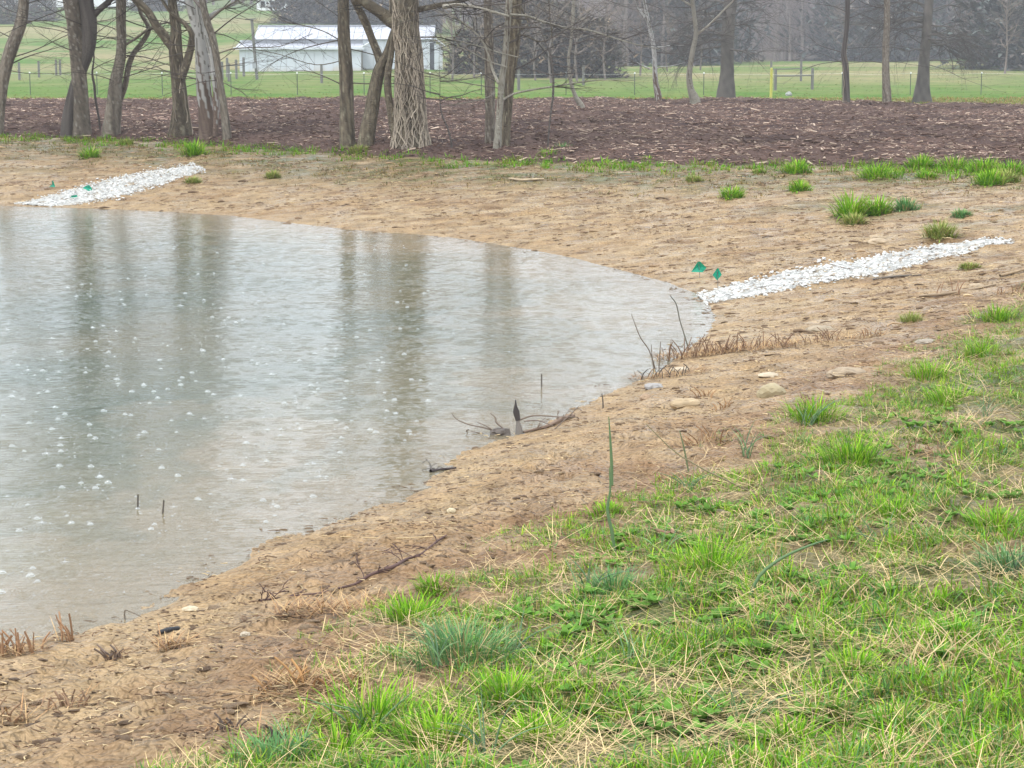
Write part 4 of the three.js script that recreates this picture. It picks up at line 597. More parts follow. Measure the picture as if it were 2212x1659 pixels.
{ // the turf between: far too many blades to count
  const turf = base('grass'); tag(turf, 'short mixed green grass and dead straw covering the near bank', 'grass', null, 'stuff');
  const kinds = [[16, 0.035, 0.06, GREEN, 0.0036], [18, 0.03, 0.045, GREEN, 0.0034], [14, 0.04, 0.075, BLUEGREEN, 0.0036], [14, 0.035, 0.045, OLIVE, 0.0034], [12, 0.03, 0.1, GREEN, 0.004]];
  kinds.forEach(([n, r, l, c, w], ki) => {
    const list = [];
    for (let k = 0; k < 21000; k++) {
      const d = 3.9 + 12 * Math.pow(R(), 1.5), x = rr(-0.27, 0.28) * d, z = -d, g = grassy(x, z); if (g < -0.25) continue;
      const n1 = fbm(x * 1.3, z * 1.6, 3), n2 = noise(x * 3.3 + 8, z * 3.9); let q = sm(-0.2, 0.3, g + 0.5 * n1) * clamp(0.52 + 2.7 * n1 + 0.9 * n2); if (ki === 3) q = sm(-0.3, 0.5, g) * 0.55; if (R() > q) continue;
      list.push([x, height(x, z) - 0.004, z, rr(0, 6.28), rr(-0.2, 0.2), rr(0.45, 1.1) * clamp(0.75 + g * 0.3, 0.5, 1.1), vary(mix3([1.2, 1.08, 0.9], [0.62, 0.78, 0.7], R()), 0.45), 1, rr(-0.2, 0.2)]);
    }
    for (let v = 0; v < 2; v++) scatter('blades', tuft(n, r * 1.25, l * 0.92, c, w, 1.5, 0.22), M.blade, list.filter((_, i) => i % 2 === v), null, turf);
  });
  for (let v = 0; v < 3; v++) { // dead straw lying about
    const o = bin(); for (let i = 0; i < 7; i++) blade(o, rr(-0.06, 0.06), rr(0.001, 0.012), rr(-0.06, 0.06), rr(0, 6.28), rr(0.05, 0.17), rr(1.25, 1.6), rr(-0.25, 0.35), rr(0.0011, 0.0024), vary(STRAW, 0.8), 3);
    const list = []; for (let k = 0; k < 2500; k++) { const d = 3.9 + 13 * Math.pow(R(), 1.4), x = rr(-0.27, 0.28) * d, z = -d, g = grassy(x, z); if (R() > sm(-0.25, 0.25, g) * clamp(0.75 - 1.7 * fbm(x * 1.3, z * 1.6, 3))) continue; list.push([x, height(x, z) + 0.006 + 0.02 * R() * sm(0, 0.6, g), z, rr(0, 6.28), rr(-0.15, 0.15), rr(0.6, 1.3), vary([1, 1, 1], 0.5)]); }
    scatter('straw', built(o), M.straw, list, null, turf);
  }
  const o = bin(); for (let i = 0; i < 6; i++) { const a = i + rr(0, 0.6); blade(o, Math.cos(a) * 0.006, 0.004, Math.sin(a) * 0.006, Math.PI / 2 - a, rr(0.025, 0.045), 0.7, 0.7, 0.022, vary([0.13, 0.27, 0.04], 0.3), 4); }
  const weeds = []; for (let k = 0; k < 3000; k++) { const d = 4 + 6 * R(), x = rr(-0.12, 0.28) * d, z = -d; if (grassy(x, z) < 0.3 || noise(x * 1.7 + 20, z * 1.7) < 0.0) continue; weeds.push([x, height(x, z), z, rr(0, 6), 0, rr(0.6, 1.2), vary([1, 1, 1], 0.5)]); }
  scatter('broad_leaves', built(o), M.blade, weeds, null, turf);
  // thin grass and thatch along the far crest
  const o2 = tuft(20, 0.12, 0.1, OLIVE.concat(GREEN), 0.008, 1.2, 0.35), o3 = tuft(18, 0.14, 0.05, OLIVE, 0.008, 1.5, 0.7), crestL = [], thinL = [];
  for (let k = 0; k < 15000; k++) { const d = 21 + 17 * R(), x = rr(-0.26, 0.26) * d, z = -d, e = mulchIn(x, z), n1 = fbm(x * 0.9, z * 0.9, 3); if (e > 0.35 || e < -4) continue; if (R() < sm(-1.5, -0.2, e + n1 * 1.2) * (0.65 + 1.3 * n1) + (x > 4.6 ? sm(-2.2, -1.0, e) * 0.9 : 0)) crestL.push([x, solid(x, z), z, rr(0, 6), 0, rr(0.5, 1.2), vary(R() < 0.55 ? [0.72, 0.62, 0.6] : [0.6, 0.8, 0.55], 0.5)]); else if (R() < (e > -2.6 ? 0.85 : 0.3) * clamp(0.5 + n1 * 1.9)) thinL.push([x, height(x, z), z, rr(0, 6), 0, rr(0.5, 1.2), vary(R() < 0.5 ? [0.36, 0.42, 0.3] : [0.6, 0.5, 0.4], 0.6)]); }
  scatter('blades', o2, M.blade, crestL, null, turf); scatter('blades', o3, M.straw, thinL, null, turf);
}
{ // meadow tussocks behind the mulch
  const g = tuft(24, 0.22, 0.2, OLIVE.concat(GREEN), 0.03, 1.1, 0.4), list = [];
  for (let k = 0; k < 5200; k++) { const d = 104 + (R() < 0.6 ? 20 * R() : 120 * Math.pow(R(), 1.3)), x = rr(-0.27, 0.27) * d; list.push([x, height(x, -d), -d, rr(0, 6), 0, d < 124 ? rr(0.4, 1.1) : rr(0.25, 0.6), vary(d < 124 ? [0.95, 0.72, 0.7] : [0.6, 0.62, 0.5], 0.4)]); }
  tag(scatter('meadow_grass', g, M.blade, list, 'rough tussocky grass over the meadow behind the mulch'), null, 'grass');
}
{ // crumbs of clay, twiggy bits and straw over the bare bank
  const litter = base('litter'); tag(litter, 'clay crumbs, twig bits and straw strewn over the bare bank', 'litter', null, 'stuff');
  const spot = (zfar) => { for (;;) { const d = 5 + (zfar - 5) * Math.pow(R(), 1.2), x = rr(-0.27, 0.27) * d, z = -d, s = pond(x, z); if (s < -0.15 || mulchIn(x, z) > 0.1 || grassy(x, z) > 0.6) continue; return [x, z, s]; } };
  for (let v = 0; v < 3; v++) { const list = []; for (let k = 0; k < 4200; k++) { const [x, z] = spot(34); if (fbm(x * 0.9, z * 1.1, 3) < rr(-0.5, 0.4) || (-z < 13 && R() < 0.6)) continue; const s = rr(0.006, 0.024) * (1 + -z / 40) * (R() < 0.05 ? 2 : 1); list.push([x, height(x, z) - s * 0.12, z, rr(-0.6, 0.8), rr(-0.4, 0.4), s, vary(mix3([1.3, 1.3, 1.3], [0.62, 0.55, 0.5], R()), 0.3), rr(0.35, 0.8)]); } scatter('clods', lump(1.9, 0.55, 0.9, v * 5 + 1, [0.34, 0.225, 0.125], 1, 0.5), M.clod, list, null, litter); }
  for (let v = 0; v < 8; v++) {
    const out = []; for (let i = 0; i < 2 + v % 3; i++) { const a = rr(0, 6.3), l = rr(0.012, 0.055), x = rr(-0.09, 0.09), z = rr(-0.09, 0.09); out.push(tube([V(x, 0.003, z), V(x + Math.cos(a) * l * 0.5, 0.003 + rr(0, 0.004), z + Math.sin(a) * l * 0.5), V(x + Math.cos(a + 0.3) * l, 0.003, z + Math.sin(a + 0.3) * l)], [0.0026, 0.002, 0.001], 4, v % 3 === 1 ? [0.5, 0.38, 0.22] : [0.15, 0.095, 0.06], 0, 2)); }
    const list = []; for (let k = 0; k < (v % 3 === 1 ? 1100 : 1500); k++) { const [x, z, s] = spot(36); if (R() > 0.25 + clamp(0.4 + 1.2 * fbm(x * 0.8 + 3, z * 0.8, 3)) * sm(0, 1.6, s)) continue; list.push([x, height(x, z) + 0.002, z, rr(0, 6.28), rr(-0.2, 0.2), rr(0.4, 1.0) * (0.75 + -z / 30), vary([1, 1, 1], 0.6)]); }
    scatter('twig_bits', merged(out), M.straw, list, null, litter);
  }
}
{ // fine crumbs close by
  const near = scene.getObjectByName('litter'); for (let v = 0; v < 2; v++) { const list = []; for (let k = 0; k < 7000; k++) { const d = 5 + 9 * R(), x = rr(-0.27, 0.2) * d, z = -d, s = pond(x, z); if (s < 0.02 || grassy(x, z) > 0.1 || fbm(x * 2, z * 2.4, 3) < rr(-0.4, 0.35)) continue; list.push([x, height(x, z) - 0.001, z, rr(-0.6, 0.8), rr(-0.4, 0.4), rr(0.003, 0.009), vary(R() < 0.6 ? [0.55, 0.45, 0.38] : [1.5, 1.45, 1.35], 0.4), rr(0.4, 0.9)]); } scatter('crumbs', lump(1.9, 0.6, 0.9, v * 7 + 2, [0.32, 0.21, 0.115], 1, 0.5), M.clod, list, null, near); }
}
{ // larger flecks on the far bank: bark shreds, sticks, straw
  const far = scene.getObjectByName('litter'), g1 = merged([tube([V(-0.5, 0.02, 0), V(-0.1, 0.1, 0.08), V(0.5, 0.03, -0.05)], [0.07, 0.09, 0.03], 5, [1, 1, 1], 0.3, 2)]), g2_ = merged([tube([V(-0.5, 0.04, 0.03), V(0, 0.12, -0.06), V(0.5, 0.05, 0.05)], [0.035, 0.04, 0.02], 4, [1, 1, 1], 0, 2)]);
  [[g1, 2300], [g2_, 3400]].forEach(([g, n]) => { const list = []; for (let k = 0; k < n; k++) { const d = 13 + 23 * R(), x = rr(-0.27, 0.27) * d, z = -d, s = pond(x, z), q = fbm(x * 1.1 + 60, z * 2.6, 3); if (s < 0.03 || mulchIn(x, z) > 0 || grassy(x, z) > 0 || R() > clamp(0.4 + q * 2.2)) continue; list.push([x, height(x, z) - 0.003, z, rr(-0.7, 0.9), rr(-0.1, 0.1), rr(0.02, 0.09) * (R() < 0.12 ? 1.9 : 1), vary(R() < 0.62 ? [0.13, 0.085, 0.05] : pick([[0.45, 0.33, 0.19], [0.3, 0.2, 0.11]]), 0.6)]); } scatter('bark_shreds', g, M.vine, list, null, far); });
}
// rocks and sticks one can point to
const rock = (x, y, w, h, c, label, dpt = 0.7) => { const p = g2(x, y), s = -p.z / F * K; tag(mesh('rock', lump(w * s, h * s * 1.5, w * s * dpt, x * 0.37, c, 3, 0.22), M.stone), label, 'rock').position.set(p.x, p.y - h * s * 0.3, p.z); };
rock(1828, 812, 86, 16, [0.32, 0.24, 0.155], 'long flat tan rock on the near bank below a dirt ledge', 0.5);
rock(1665, 858, 62, 26, [0.36, 0.29, 0.165], 'blocky pale yellowish rock in mid near bank');
rock(1480, 876, 66, 14, [0.42, 0.31, 0.18], 'flat brown rock near the water edge by a stub', 0.5);
rock(1412, 838, 40, 9, [0.3, 0.28, 0.26], 'thin grey stone slab touching the shoreline');
rock(1395, 862, 26, 9, [0.34, 0.23, 0.14], 'small brown stone below the grey slab');
rock(1770, 715, 60, 10, [0.32, 0.25, 0.165], 'flat stone half sunk in wet clay at right');
rock(2110, 622, 34, 9, [0.4, 0.3, 0.19], 'little tan stone near the stub pair at right');
rock(2000, 740, 46, 7, [0.3, 0.25, 0.19], 'pale flat stone beside the isolated yellow tuft');
rock(1660, 812, 50, 6, [0.47, 0.38, 0.26], 'sliver of tan stone behind the blocky rock');
rock(975, 1106, 20, 8, [0.55, 0.46, 0.30], 'small pale pebble by the middle shoreline');
rock(530, 1372, 22, 7, [0.45, 0.38, 0.28], 'oval cream pebble on the lower mud');
rock(412, 1318, 38, 8, [0.52, 0.43, 0.29], 'flat tan stone at the lower waterline');
rock(1895, 524, 44, 8, [0.40, 0.30, 0.19], 'flat brown stone under the largest far tuft');
rock(1470, 800, 40, 6, [0.46, 0.38, 0.27], 'thin tan stone below the matted brown stems');
const lie = (label, name, cat, list, c, lift = 0.6, kids = 0) => { const pts = list.map(([x, y, w]) => { const p = g2(x, y); p.y += w * K * -p.z / F * 0.5 * lift; return p; }), o = pts[0].clone(), rad = list.map((q, i) => q[2] * K * -pts[i].z / F / 2); const loc = pts.map((p) => p.clone().sub(o)), out = [tube(loc, rad, 7, (t, a, y, l, f) => { const n = 1 + 0.5 * noise(l * 30 + f[0], a * 2); return c.map((v) => v * n); }, 0.15, 5)]; for (let k = 0; k < kids; k++) { const i = Math.floor(R() * (loc.length - 1)); grow(out, loc[i].clone().lerp(loc[i + 1], R()), V(rr(-1, 1), rr(0.1, 0.8), rr(-0.5, 0.5)), rr(0.03, 0.09), 0.002, 1, 0.25, c, 2); } tag(mesh(name, merged(out), M.vine), label, cat).position.copy(o); };
lie('dark reddish root line lying along the mud edge', 'exposed_root', 'root', [[560, 1300, 9], [585, 1296, 6], [640, 1287, 4], [690, 1283, 6], [730, 1272, 5], [770, 1262, 7], [800, 1244, 9], [850, 1226, 10], [880, 1208, 6], [905, 1200, 5], [960, 1160, 5], [1040, 1130, 3]], [0.09, 0.05, 0.042], 0.4, 20);
lie('short black charred stick on the lower mud', 'charred_stick', 'stick', [[342, 1371, 9], [362, 1366, 11], [385, 1361, 9]], [0.03, 0.03, 0.033], 1);
lie('long grey stick lying below the right stone strip', 'driftwood_stick', 'stick', [[1985, 642, 5], [2040, 638, 7], [2110, 626, 6], [2150, 616, 4]], [0.26, 0.19, 0.12], 1);
lie('short stick lying against the right stone strip', 'driftwood_stick', 'stick', [[2160, 598, 6], [2190, 591, 6], [2230, 580, 5]], [0.28, 0.2, 0.12], 1);
lie('dark twig lying across the white stones on the right', 'twig', 'twig', [[1885, 606, 4], [1940, 600, 5], [1990, 596, 3]], [0.13, 0.11, 0.09], 1.5);
lie('second dark twig among the white stones near the cove', 'twig', 'twig', [[1622, 628, 3], [1660, 622, 4], [1700, 618, 2]], [0.13, 0.11, 0.09], 1.5);
lie('long pale straw stalk lying on the mud', 'straw_stalk', 'straw stalk', [[695, 1158, 2.2], [780, 1162, 2.4], [860, 1164, 2.4], [960, 1158, 2]], [0.5, 0.37, 0.2], 1);
lie('forked brown stick lying in the straw patch', 'fallen_stick', 'stick', [[1370, 1138, 5], [1410, 1148, 9], [1450, 1158, 9], [1440, 1128, 7]], [0.2, 0.11, 0.06], 1.2);
lie('tan cane lying at the right margin of the turf', 'dead_cane', 'cane', [[2120, 1400, 7], [2165, 1436, 8], [2212, 1466, 9]], [0.45, 0.33, 0.16], 1.3);
lie('dark debris lump at the middle waterline', 'drift_debris', 'driftwood', [[930, 1022, 9], [950, 1018, 7], [985, 1012, 4]], [0.07, 0.055, 0.05], 1, 5);
lie('brown brush line of drift along the shore right of the stub', 'drift_debris', 'driftwood', [[1130, 936, 5], [1180, 925, 8], [1215, 910, 11], [1240, 900, 6]], [0.17, 0.115, 0.08], 1, 10);
lie('pale stick lying on the upper mid bank', 'driftwood_stick', 'stick', [[1100, 388, 4], [1130, 392, 6], [1175, 389, 4]], [0.4, 0.31, 0.2], 1.2);
// upright stems and stubs; points share the depth of the foot
const stemUp = (o, foot, pts, c, dz = 0, nm = 'stem') => { const D = -foot.z, loc = pts.map(([x, y], i) => at(x * K, y * K, D + dz * i).sub(foot)), rad = pts.map((q) => q[2] * K * D / F / 2); loc[0].y -= 0.03; return mesh(nm, tube(loc, rad, 6, c, 0.1, 3), M.vine, o); };
function stub(label, name, cat, list, c) { const f = g2(list[0][0][0], list[0][0][1]); if (f.y < 0) f.copy(onPlane(list[0][0][0] * K, list[0][0][1] * K, 0)); const o = base(name, f); tag(o, label, cat); list.forEach((l) => stemUp(o, f, l, c, rr(-0.01, 0.01))); return o; }
const DK = [0.09, 0.075, 0.06], TN = [0.28, 0.17, 0.09], RB = [0.17, 0.1, 0.06];
stub('short dark stem poking from the water, left of a matching one', 'drowned_stem', 'stem', [[[297, 1096, 5], [298, 1068, 4]]], DK);
stub('short dark stem poking from the water, right of a matching one', 'drowned_stem', 'stem', [[[350, 1108, 5], [354, 1080, 4]]], DK);
stub('lone dark stem standing in the water above the drift stub', 'drowned_stem', 'stem', [[[1170, 836, 4], [1170, 808, 3.5]]], DK);
stub('hooked grey stem at the lower waterline', 'drowned_stem', 'stem', [[[272, 1338, 4], [270, 1318, 3], [278, 1320, 2], [305, 1332, 1.5]]], [0.14, 0.11, 0.08]);
stub('thin upright twig at the waterline right of the drift stub', 'bank_stem', 'stem', [[[1303, 882, 4], [1302, 862, 3], [1300, 850, 2]]], DK);
stub('tall lone weed with bent tip at the cove edge', 'tall_weed', 'weed', [[[1492, 758, 4], [1476, 716, 3], [1468, 690, 3], [1460, 655, 3], [1447, 638, 2.2]]], [0.13, 0.12, 0.09]);
stub('slim dead weed stalks leaning left over the cove water', 'tall_weed', 'weed', [[[1418, 796, 4], [1402, 756, 3], [1384, 730, 3], [1370, 696, 2], [1364, 678, 1.4]], [[1424, 800, 4], [1424, 780, 2.5], [1427, 738, 2]], [[1415, 798, 3], [1409, 776, 2.4], [1407, 744, 1.6]], [[1405, 818, 3], [1385, 804, 3], [1372, 796, 2]]], [0.15, 0.115, 0.085]);
{ // stub with a dark tip among drift twigs
  const f = g2(1121, 938), o = base('driftwood_stub', f); tag(o, 'upright grey stub with a dark knobbed tip amid drift twigs at the waterline', 'driftwood');
  stemUp(o, f, [[1122, 938, 24], [1121, 926, 17], [1119, 912, 9], [1119, 902, 8], [1118, 894, 8]], [0.2, 0.18, 0.16], 0, 'stub'); stemUp(o, f, [[1119, 896, 12], [1115, 889, 17], [1114, 882, 10], [1114, 873, 5], [1114, 864, 3]], [0.05, 0.042, 0.04], 0, 'tip');
  [[[1110, 940, 6], [1090, 928, 5], [1072, 912, 5], [1070, 902, 4], [1058, 892, 2]], [[1100, 940, 4], [1060, 928, 4], [1010, 916, 3], [985, 904, 2.5], [976, 892, 2]], [[1104, 942, 3], [1050, 938, 3], [1018, 932, 2]], [[1120, 896, 4], [1150, 898, 4], [1200, 900, 3], [1248, 901, 2]], [[1132, 898, 3], [1160, 908, 3], [1195, 920, 2]], [[1090, 934, 3], [1050, 920, 2.5], [1030, 912, 2]], [[1190, 922, 3], [1222, 905, 3], [1250, 878, 2]], [[1012, 916, 2.5], [1008, 930, 3], [1010, 936, 2]]].forEach((l) => stemUp(o, f, l, [0.17, 0.13, 0.1], 0.01, 'twig'));
  const m = mesh('root_ball', lump(0.11, 0.05, 0.09, 2, [0.09, 0.07, 0.055], 2, 0.4), M.stone, o); m.position.set(-0.1, -0.012, 0.02);
}
// clumps of cut-off stems
function stubble(label, x, y, w, n, c, hgt, fine = 0, lean = 0.5) {
  const p = g2(x, y), wr = w * K * -p.z / F, o = base('stubble_clump', p); tag(o, label, 'stubble');
  for (let i = 0; i < n; i++) { const dx = rr(-0.5, 0.5) * wr, dz = rr(-0.28, 0.28) * wr, y0 = height(p.x + dx, p.z + dz) - p.y, l = hgt * rr(0.4, 1.1), a = rr(-lean, lean), b = rr(-lean, lean), r = (hgt > 0.075 && c[0] > 0.45 ? 0.45 : 0.8) * rr(0.003, 0.0055); mesh('stem', tube([V(dx, y0 - 0.02, dz), V(dx + Math.sin(a) * l * 0.5, y0 + l * 0.5, dz + Math.sin(b) * l * 0.4), V(dx + Math.sin(a * 1.5) * l, y0 + l, dz + Math.sin(b) * l * 0.8)], [r, r * 0.9, r * 0.75], 6, vary(c, 0.6), 0.1, 3), M.vine, o); }
  if (fine) { const b = bin(); for (let i = 0; i < fine; i++) { const dx = rr(-0.65, 0.65) * wr, dz = rr(-0.35, 0.35) * wr; blade(b, dx, height(p.x + dx, p.z + dz) - p.y + 0.006, dz, rr(0, 6.28), rr(0.03, 0.12), rr(0.9, 1.6), rr(-0.2, 0.4), 0.0035, vary(pick([[0.34, 0.2, 0.1], [0.45, 0.3, 0.15], [0.2, 0.12, 0.07]]), 0.4), 3); } mesh('dead_grass', built(b), M.straw, o).userData.kind = 'stuff'; }
}
stubble('row of cut reddish stems at the water edge in the lower left corner', 40, 1412, 90, 22, [0.30, 0.17, 0.09], 0.085, 70);
stubble('three bent reddish stubs right of the lower-left stem row', 135, 1385, 44, 7, [0.30, 0.17, 0.09], 0.09, 20);
stubble('small dark splayed root crown on the lower mud', 246, 1424, 30, 12, [0.14, 0.1, 0.075], 0.045, 14, 1);
stubble('line of short cut stems in the mud at lower left', 150, 1525, 110, 14, [0.24, 0.15, 0.09], 0.05, 30);
stubble('flattened stems on the left margin of the mud', 20, 1550, 70, 8, [0.3, 0.19, 0.11], 0.05, 40, 1);
stubble('mat of dead brown stems on the point at the cove mouth', 1510, 768, 150, 34, RB, 0.12, 480);
stubble('mat of dead brown stems higher on the point, beside the paler stone', 1610, 755, 160, 30, RB, 0.1, 480);
stubble('scattered brown stems trailing right along the cove bank', 1730, 742, 180, 20, RB, 0.09, 320, 0.9);
stubble('dark stems along the near shore below the mat', 1440, 812, 130, 18, DK, 0.07, 260, 0.9);
stubble('pair of forked brown stubs on the right clay', 2040, 636, 60, 6, [0.25, 0.14, 0.08], 0.1, 8);
stubble('brown dead tuft on a dirt ledge at the right margin', 2185, 632, 70, 12, [0.22, 0.13, 0.07], 0.06, 80);
stubble('brown dead tuft on a dirt ledge above the isolated yellow tuft', 1870, 728, 70, 8, [0.22, 0.13, 0.07], 0.05, 70);
stubble('rooty brown crown behind the flat brown rock', 1520, 855, 34, 9, [0.3, 0.18, 0.09], 0.05, 16, 1);
stubble('rooty brown crown below the flat brown rock', 1556, 885, 34, 9, [0.3, 0.18, 0.09], 0.05, 16, 1);
stubble('tangle of reddish stems at the upper turf border', 1520, 960, 90, 12, [0.28, 0.16, 0.08], 0.07, 60, 0.9);
stubble('bent brown stems within the upper turf', 1990, 975, 110, 14, [0.26, 0.16, 0.09], 0.06, 60, 0.9);
stubble('rusty dead mat at the lower turf corner', 670, 1480, 190, 18, [0.36, 0.2, 0.08], 0.07, 420, 1);
stubble('rusty dead mat below the dark root line', 720, 1322, 200, 8, [0.32, 0.18, 0.08], 0.04, 420, 1.2);
stubble('domed tuft of dead tan grass on the lower mud', 375, 1398, 56, 4, [0.3, 0.18, 0.09], 0.04, 90, 1);
stubble('black muddy stems under the lower turf edge', 590, 1600, 60, 8, [0.07, 0.05, 0.04], 0.04, 30, 1.2);
stubble('dark muddy stems at the bottom of the clay bank', 490, 1580, 60, 8, [0.09, 0.065, 0.05], 0.04, 24, 1.2);
stubble('straw-coloured burst of dry stems at lower right', 2060, 1430, 220, 26, [0.55, 0.43, 0.22], 0.1, 130, 0.9);
stubble('dry straw stems in the bare patch of upper turf', 2050, 940, 150, 12, [0.4, 0.26, 0.14], 0.05, 90, 1);
stubble('straw stems in front of the broad soft green clump', 1780, 1300, 200, 16, [0.5, 0.38, 0.2], 0.08, 120, 1);
// wild onion leaves: long, round, arching
function onion(label, x, y, n, len, spread = 0.4) {
  const p = g2(x, y), o = base('wild_onion', p); tag(o, label, 'wild onion'); const s = -p.z / F * K;
  for (let i = 0; i < n; i++) { const a = rr(0, 6.28), l = len * s * rr(0.6, 1.1), k = rr(0.1, spread), q = rr(0.1, 0.8), c = vary(pick([[0.13, 0.22, 0.10], [0.17, 0.28, 0.12], [0.11, 0.19, 0.10]]), 0.3), bx = rr(-0.02, 0.02), bz = rr(-0.02, 0.02), r = rr(0.0016, 0.0028); const pts = []; for (let j = 0; j <= 5; j++) { const t = j / 5, h = l * (t - 0.45 * q * t * t), e = l * (k * t + q * 0.8 * t * t * t); pts.push(V(bx + Math.cos(a) * e, -0.02 + h, bz + Math.sin(a) * e * 0.6)); } mesh('leaf', tube(pts, [r, r * 1.1, r, r * 0.85, r * 0.6, r * 0.15], 5, (t) => c.map((v) => v * (0.9 + 0.2 * t)), 0, 2), M.vine, o); }
}
function spike(label, pts, c = [0.1, 0.17, 0.07]) { const o = stub(label, 'grass_spike', 'grass spike', [pts], c); return o; }
spike('tall green grass spike standing clear against the mud', [[1322, 1050, 8], [1321, 1000, 8], [1319, 960, 6], [1315, 900, 2]]);
spike('second taller grass spike leaning in mid turf', [[1330, 1195, 7], [1322, 1150, 9], [1312, 1100, 8], [1318, 1060, 5], [1316, 1010, 2]]);
spike('long arched reed blade over the straw patch', [[1612, 1295, 8], [1640, 1245, 8], [1690, 1205, 7], [1750, 1178, 5], [1790, 1165, 2]]);
spike('yellow-footed green spike in the lower right turf', [[1765, 1480, 8], [1755, 1420, 7], [1752, 1360, 6], [1762, 1290, 4]], [0.2, 0.26, 0.05]);
spike('slim dark stem rising by the reddish tangle', [[1490, 1020, 4], [1478, 970, 4], [1468, 930, 2]], [0.12, 0.15, 0.07]);
spike('slim stem leaning left from the upper turf', [[1650, 1060, 4], [1470, 985, 3], [1395, 915, 2]], [0.2, 0.17, 0.09]);
onion('arching onion leaves in the dense blue-green clump', 980, 1420, 26, 130, 0.9);
onion('tall upright onion leaves at the front of the dense clump', 945, 1440, 7, 150, 0.25);
onion('onion leaves sprawling from the lush lower-left clump', 790, 1580, 12, 150, 0.9);
onion('onion leaves leaning left at the bottom edge', 640, 1640, 9, 140, 0.9);
onion('long onion leaves rising from the bottom centre', 1050, 1640, 9, 190, 0.5);
onion('onion leaves left of the broad soft clump', 1270, 1280, 10, 110, 0.7);
onion('onion leaves behind the broad soft clump', 1430, 1190, 6, 90, 0.5);
onion('bent onion leaves right of the dense clump', 1110, 1400, 8, 100, 0.9);
onion('fine onion leaves at the upper turf tip', 1740, 920, 12, 90, 0.7);
onion('fine onion leaves beside the reddish tangle', 1610, 985, 9, 90, 0.7);
onion('fine onion leaves at the turf border by the spike', 1490, 1060, 9, 80, 0.8);
onion('fine onion leaves on the right margin of the upper turf', 2130, 900, 10, 90, 0.6);
onion('onion leaves in the middle right turf', 1900, 1180, 9, 100, 0.8);
onion('onion leaves at lower centre of the turf', 1370, 1440, 7, 130, 1.1);
onion('onion leaves at the lower right', 1600, 1560, 8, 120, 1.1);
onion('onion leaves in the right margin bluish clump', 2190, 1250, 14, 130, 0.9);
{ const p = g2(2070, 1548), o = base('wildflower', p); tag(o, 'tiny violet wildflower in the lower right grass', 'wildflower'); mesh('stem', tube([V(0, -0.01, 0), V(0.004, 0.02, 0), V(0.006, 0.04, 0)], [0.001, 0.001, 0.001], 5, [0.1, 0.2, 0.04]), M.vine, o); for (let i = 0; i < 5; i++) { const b = bin(), a = i * 1.256; blade(b, 0.006, 0.04, 0, a, 0.009, 1.1, 0.4, 0.006, [0.22, 0.16, 0.5], 3); mesh('petal', built(b), M.straw, o); } }

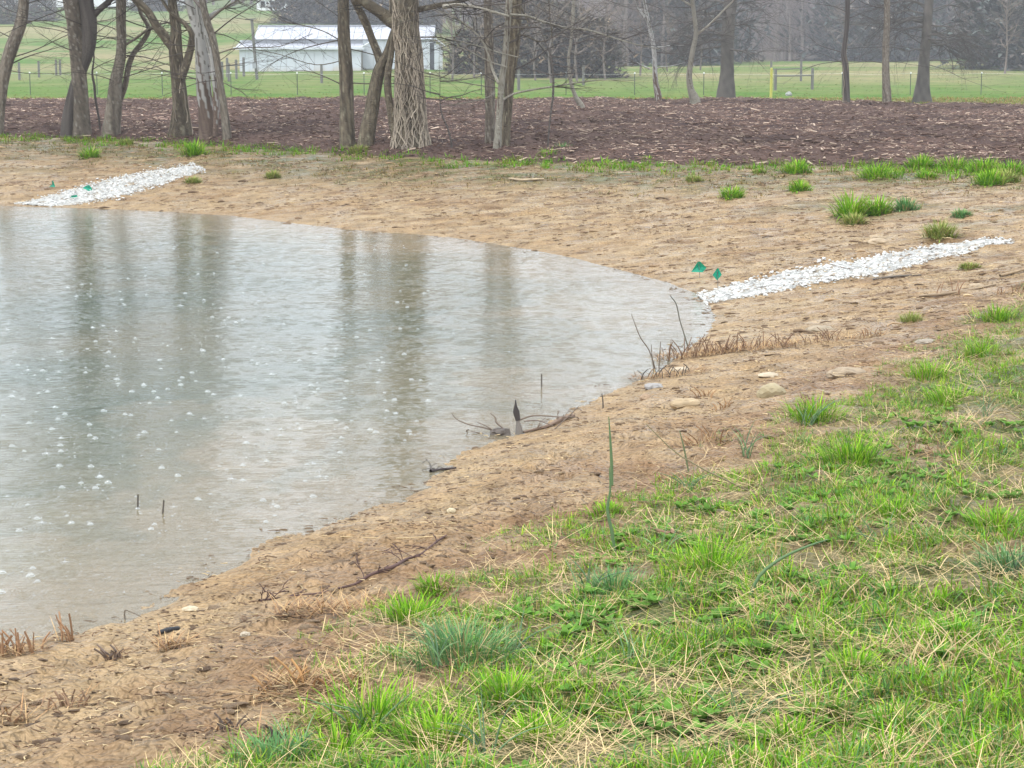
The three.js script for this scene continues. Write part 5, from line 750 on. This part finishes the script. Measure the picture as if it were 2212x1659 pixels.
// ---------------------------------------------------------------- rain on the pond
{
  const dome = new THREE.SphereGeometry(1, 14, 7, 0, Math.PI * 2, 0, Math.PI / 2); dome.scale(1, 0.82, 1);
  const rim = new THREE.TorusGeometry(1.02, 0.09, 5, 18).rotateX(Math.PI / 2);
  const proto = new THREE.Group(); proto.name = 'rain_bubble'; const a = new THREE.Mesh(dome, M.bubble), b = new THREE.Mesh(rim, M.rim); a.name = 'film'; b.name = 'rim'; shade(a); shade(b); proto.add(a, b);
  let n = 0; const r = rng(5);
  while (n < 285) {
    const x = r() * 1500 * (r() < 0.75 ? 0.62 : 1), y = 470 + 830 * Math.pow(r(), 0.95); const dens = Math.exp(-Math.pow((y - 800) / 260, 2)) * (x < 950 ? 1 : 0.35) + 0.12; if (r() > dens) continue;
    const p = onPlane(x * K, y * K, 0); if (pond(p.x, p.z) > -0.15) continue;
    const o = n ? proto.clone() : proto; o.name = numbered('rain_bubble'); scene.add(o); o.position.set(p.x, 0.001, p.z); o.scale.setScalar(0.007 + 0.009 * r()); tag(o, 'pale rain bubble floating on the grey pond water', 'bubble', 'rain bubbles on the pond'); n++;
  }
  const many = []; while (many.length < 650) { const x = r() * 1450 * (r() < 0.7 ? 0.65 : 1), y = 470 + 860 * r(), p = onPlane(x * K, y * K, 0); if (pond(p.x, p.z) > -0.15 || r() > Math.exp(-Math.pow((y - 800) / 300, 2)) + 0.15) continue; many.push([p.x, 0.001, p.z, 0, 0, 0.003 + 0.0045 * r(), null, 1]); }
  tag(scatter('small_bubbles', dome, M.bubble, many, 'countless smaller rain bubbles dotting the pond'), null, 'bubbles');
  const jet = new THREE.LatheGeometry([[0.006, 0], [0.0035, 0.006], [0.0022, 0.016], [0.003, 0.023], [0.0042, 0.028], [0.003, 0.033], [0, 0.035]].map(([q, y]) => new THREE.Vector2(q, y)), 9);
  const crown = new THREE.CylinderGeometry(0.016, 0.011, 0.007, 14, 1, true), ring = new THREE.TorusGeometry(0.028, 0.0018, 5, 26).rotateX(Math.PI / 2);
  const sp = new THREE.Group(); [['jet', jet], ['crown', crown], ['ring', ring]].forEach(([nm, g]) => { const m = shade(new THREE.Mesh(g, M.drop)); m.name = nm; sp.add(m); });
  [[310, 830], [250, 715], [390, 660], [100, 980], [300, 940], [215, 1030], [375, 1095], [500, 1035], [140, 1215], [165, 640], [440, 905], [60, 800], [590, 1090], [560, 650], [640, 870], [820, 800], [980, 720], [1100, 760], [90, 1130], [690, 1030]].forEach(([x, y], i) => { const o = i ? sp.clone() : sp; o.name = numbered('rain_splash'); scene.add(o); o.position.copy(onPlane(x * K, y * K, 0)); o.scale.setScalar(0.5 + 0.4 * r()); tag(o, 'small rain splash with an upright jet on the pond', 'splash', 'rain splashes on the pond'); });
  const bead = new THREE.SphereGeometry(1, 7, 5), list = [], flat = [];
  for (let k = 0; k < 2600; k++) { const x = r() * 1560, y = 455 + 930 * r(), p = onPlane(x * K, y * K, 0); if (pond(p.x, p.z) > -0.05) continue; list.push([p.x, 0.003, p.z, 0, 0, 0.0012 + 0.0028 * r() * r(), null, 1]); }
  tag(scatter('rain_drops', bead, M.drop, list, 'tiny rain droplets bouncing on the pond surface'), null, 'raindrops');
}
renderer.render(scene, camera);
